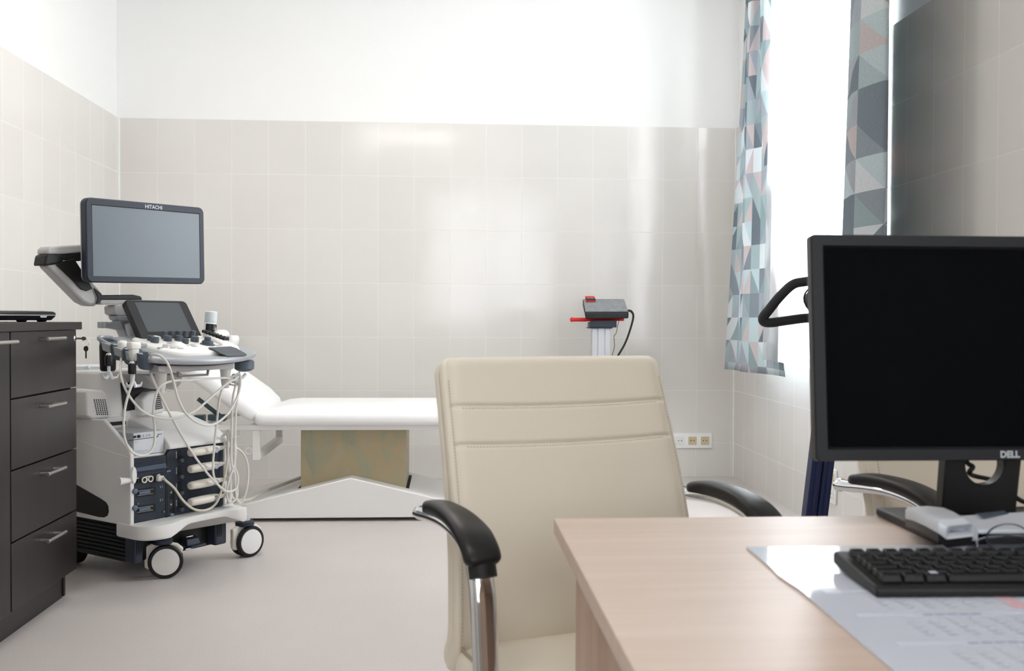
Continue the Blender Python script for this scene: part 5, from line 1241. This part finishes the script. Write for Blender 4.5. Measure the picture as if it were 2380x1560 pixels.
# --- keyboard
KBK = mat('keyboard_black', '08090c', rough=.45); KEYM = mat('keycap_black', '0f1116', rough=.36)
kz0 = DZ + .0034
kl0, kl1 = at(2037, 1390, z=kz0), at(1936, 1277, z=kz0 + .021)
kb = thing('keyboard', 'black computer keyboard on the calendar pad in front of the monitor', 'keyboard', (kl0.x, kl0.y, kz0), math.atan2(-(kl1 - kl0).x, (kl1 - kl0).y))
kd_ = math.hypot(kl1.x - kl0.x, kl1.y - kl0.y); kw = .442; rise = lambda y: .010 + .009 * y / kd_
prof = [(0, 0), (0, .008), (.004, .0115), (.010, rise(.010) + .001), (kd_ - .006, rise(kd_) + .001), (kd_, rise(kd_) - .002), (kd_, .006), (kd_ - .02, .003)]
bm = BM(); prism(bm, [V((0, y, z)) for y, z in prof], (kw, 0, 0)); obj('keyboard_case', bm, KBK, kb, bevel=.002)
bm = BM(); dp = kd_ / .158
rows = [(.0155, (1.25, 1.25, 1.25, 6.25, 1.25, 1.25, 1.25, 1.25)), (.0345, (2.25,) + (1,) * 10 + (2.75,)), (.0535, (1.75,) + (1,) * 11 + (2.25,)), (.0725, (1.5,) + (1,) * 12 + (1.5,)), (.0915, (1,) * 13 + (2,)), (.120, (1, -.0, 1, 1, 1, 1, 1, 1, 1, 1, 1, 1, 1, 1, 1))]
kt_, n_k = None, 0
def keycap(x, y, w_, d_):
    z = rise(y + d_ / 2) + .0012; g = .0009; t_ = .0026; h = .0068
    b_ = BM()
    q0 = [V((x + g, y + g, z)), V((x + w_ - g, y + g, z)), V((x + w_ - g, y + d_ - g, z + .0009)), V((x + g, y + d_ - g, z + .0009))]
    q1 = [V((x + g + t_ * .7, y + g + t_ * .9, z + h)), V((x + w_ - g - t_ * .7, y + g + t_ * .9, z + h)), V((x + w_ - g - t_ * .7, y + d_ - g - t_ * .4, z + h + .0009)), V((x + g + t_ * .7, y + d_ - g - t_ * .4, z + h + .0009))]
    loft(b_, [q0, q1]); return b_
extra = BM()
for y, ws in rows:
    x = .010
    for w_ in ws:
        if w_ <= 0: continue
        b_ = keycap(x, y * dp, w_ * .019, .0182 * dp)
        if x < .30 and n_k < 90: obj('key', b_, KEYM, kb, bevel=.0008); n_k += 1
        else: merge(extra, b_)
        x += w_ * .019
    x = .302
    for w_ in (1, 1, 1): 
        if y > .08 or y < .04: merge(extra, keycap(x, y * dp, .019, .0182 * dp))
        x += .019
    x = .366
    for w_ in (1, 1, 1): merge(extra, keycap(x, y * dp, .019, .0182 * dp)); x += .019
o = obj('key', extra, KEYM, kb, bevel=.0008); o['kind'] = 'stuff'
bm = BM(); c = V((.010 + 2.5 * .019 + .010, .0155 * dp + .009, rise(.02) + .0086)); 
for sx in (0, 1):
    for sy_ in (0, 1): box(bm, c + V((sx * .0042, sy_ * .0042, .0002)), (.0036, .0036, .0003))
obj('window_key_mark', bm, mat('key_print', 'd7deea', rough=.4), kb)
# --- spectacles
LENS = bpy.data.materials['window_glass']; SPM = mat('spectacle_metal', '55565c', rough=.25, metal=.9)
sp0 = at(2297, 1268, z=DZ + .001)
sp = thing('spectacles', 'folded spectacles lying between the keyboard and the telephone', 'glasses', (sp0.x, sp0.y - .045, DZ + .0005), R(-12))
for k, cx_ in enumerate((0, .062)):
    cc = V((cx_, .0, .0195)); rim = [cc + V((.025 * math.cos(a), -.004 * math.sin(a), .0185 * math.sin(a))) for a in [2 * PI * j / 28 for j in range(28)]]
    bm = BM(); tube(bm, rim, .0011, 8, closed=True); rm = obj('lens_rim', bm, SPM, sp)
    bm = BM(); loft(bm, [[cc + (p_ - cc) * .97 + V((0, -.0006, 0)) for p_ in rim], [cc + (p_ - cc) * .97 + V((0, .0006, 0)) for p_ in rim]]); obj('lens', bm, LENS, rm)
bm = BM(); tube(bm, [(.0245, 0, .024), (.031, .001, .028), (.0375, 0, .024)], .001, 8, smooth=4); obj('bridge', bm, SPM, sp)
for sx, x0, x1 in ((1, -.026, .10), (-1, .088, -.03)):
    yy = .010 if sx > 0 else .018
    bm = BM(); tube(bm, [(x0, 0, .024), (x0 - .003 * sx, yy, .0235), (x0 + .02 * sx, yy + .004, .022), (x1 * .7, yy + .003, .015), (x1, yy, .003)], .0013, 8, smooth=4, flat=(1, 1.6)); obj('temple', bm, SPM, sp)

# ------------------------------------------------------------------ exercise bike behind the monitor
NAVY = mat('navy_paint', '12204a', rough=.3, spec=.5); FOAM = mat('foam_grip', '17191e', rough=.65); BKP = mat('bike_dark_plastic', '33373d', rough=.45)
by = 3.5
b00 = at(1900, 1195, y=by); bk = thing('exercise_bike', 'exercise bike with navy blue posts and black looped handlebar, half hidden by the desk monitor', 'exercise bike', (b00.x, by, 0))
def BP(px, py, dy=0): p_ = at(px, py, y=by + dy); return V((p_.x - b00.x, p_.y - by, p_.z))
for a, b_ in (((1887.5, 1195), (1912, 985)), ((1914.5, 1195), (1940, 985))):
    p_, q_ = BP(a[0] - 8, a[1]), BP(b_[0] - 8, b_[1]); d = (q_ - p_)
    lo = p_ - d * ((p_.z - .09) / d.z); hi = p_ + d * ((1.0 - p_.z) / d.z)
    bm = BM(); prs = []
    s1, u1_ = V((1, 0, 0)), V((0, 1, 0))
    rings = []
    for c in (lo, hi):
        rings.append([c + V((x, y, 0)) for x, y in ((-.019, -.026), (-.007, -.030), (-.004, -.026), (.004, -.026), (.007, -.030), (.019, -.026), (.0195, .02), (-.0195, .02))])
    loft(bm, rings); obj('post', bm, NAVY, bk, bevel=.003)
bm = BM(); hb = [(1900, 652), (1870, 655), (1842, 662), (1812, 690), (1786, 722), (1774, 738), (1776, 748), (1792, 750), (1830, 745), (1868, 740), (1900, 739)]
tube(bm, [BP(*q_) for q_ in hb], .0172, 14, smooth=5); h1 = obj('handlebar', bm, FOAM, bk)
bm = BM(); mir = lambda v_: V((2 * cx2 - v_.x, v_.y, v_.z)); cx2 = BP(1985, 700).x
tube(bm, [mir(BP(*q_)) for q_ in hb], .0172, 14, smooth=5); obj('handlebar', bm, FOAM, bk)
bm = BM(); tube(bm, [BP(1899, 652), V((cx2, 0, BP(1899, 652).z)), mir(BP(1899, 652))], .0135, 12); tube(bm, [BP(1899, 739), V((cx2, 0, BP(1899, 739).z)), mir(BP(1899, 739))], .0135, 12); obj('handlebar_stem', bm, BKP, bk)
bm = BM(); c = BP(1925, 702, -.03); lathe(bm, [(.004, -.02), (.07, -.016), (.092, .0), (.088, .02), (.05, .04), (.004, .046)], c + V((.02, 0, 0)), (0.0, -.8, .6), 28, sx=1.15, sy=.8); cs = obj('console', bm, BKP, bk)
bm = BM(); tube(bm, [c + V((.02, -.018 * 0, 0)) + V((math.cos(a) * .094 * 1.13, math.sin(a) * .05, math.sin(a) * .068)) for a in [2 * PI * k / 28 for k in range(28)]], .003, 6, closed=True); obj('console_rim', bm, UB, cs)
bm = BM(); lathe(bm, [(.02, -.02), (.018, .16)], V((cx2, .02, 1.0)), (0, -.15, 1), 14); obj('stem', bm, BKP, bk)
bm = BM(); box(bm, (.22, .0, .075), (.62, .09, .06)); obj('main_frame', bm, NAVY, bk, bevel=.01)
bm = BM(); lathe(bm, [(.12, -.05), (.135, -.04), (.135, .04), (.12, .05)], V((.32, .0, .27)), (0, 1, 0), 36); obj('flywheel_cover', bm, BKP, bk)
for x in (.0, .47):
    bm = BM(); tube(bm, [V((x, -.22, .028)), V((x, .22, .028))], .028, 14); obj('foot_bar', bm, NAVY, bk)
bm = BM(); tube(bm, [V((.36, 0, .10)), V((.42, 0, .80))], .022, 14); obj('seat_post', bm, NAVY, bk)
bm = BM(); frustum(bm, V((.40, 0, .80)), ((0, .06, .04), (.02, .12, .11), (.05, .13, .12), (.065, .11, .10)), pw=.8); obj('saddle', bm, FOAM, bk)
for sy_ in (-1, 1):
    bm = BM(); c = V((.32, sy_ * .066, .27)); box(bm, c + V((.04 * sy_, 0, -.07 * sy_)), (.03, .02, .16)); box(bm, c + V((.06 * sy_, sy_ * .055, -.14 * sy_)), (.07, .09, .02)); obj('pedal', bm, BKP, bk, bevel=.004)
# ------------------------------------------------------------------ daylight, fill light, camera, colour
w = bpy.data.worlds.new('overcast'); S.world = w; w.use_nodes = True
bg = w.node_tree.nodes['Background']; bg.inputs[0].default_value = (.86, .93, 1, 1); bg.inputs[1].default_value = 1.0
for l, e in ((D1, 215), (D_FILL, 42)):  # window daylight, then the fill from the added window
    l.energy = e; l.color = (.95, .975, 1)
cam = bpy.data.cameras.new('camera'); co = bpy.data.objects.new('camera', cam); COL.objects.link(co)
cam.sensor_width = 36; cam.lens = F / 2380 * 36; cam.clip_start = .02
co.location = CAM_O
m3 = CAM_M.to_4x4() @ Matrix.Rotation(PI / 2, 4, 'X')
co.rotation_euler = m3.to_euler()
cam.dof.use_dof = True; cam.dof.focus_distance = 4.1; cam.dof.aperture_fstop = 8.0
S.camera = co
S.view_settings.view_transform = 'Standard'; S.view_settings.look = 'None'; S.view_settings.gamma = 1; S.view_settings.use_curve_mapping = False
S.view_settings.exposure = 0.14
S.cycles.use_denoising = True
S.cycles.max_bounces = 10; S.cycles.diffuse_bounces = 6; S.cycles.glossy_bounces = 5; S.cycles.transmission_bounces = 8; S.cycles.transparent_max_bounces = 12
S.cycles.sample_clamp_indirect = 6
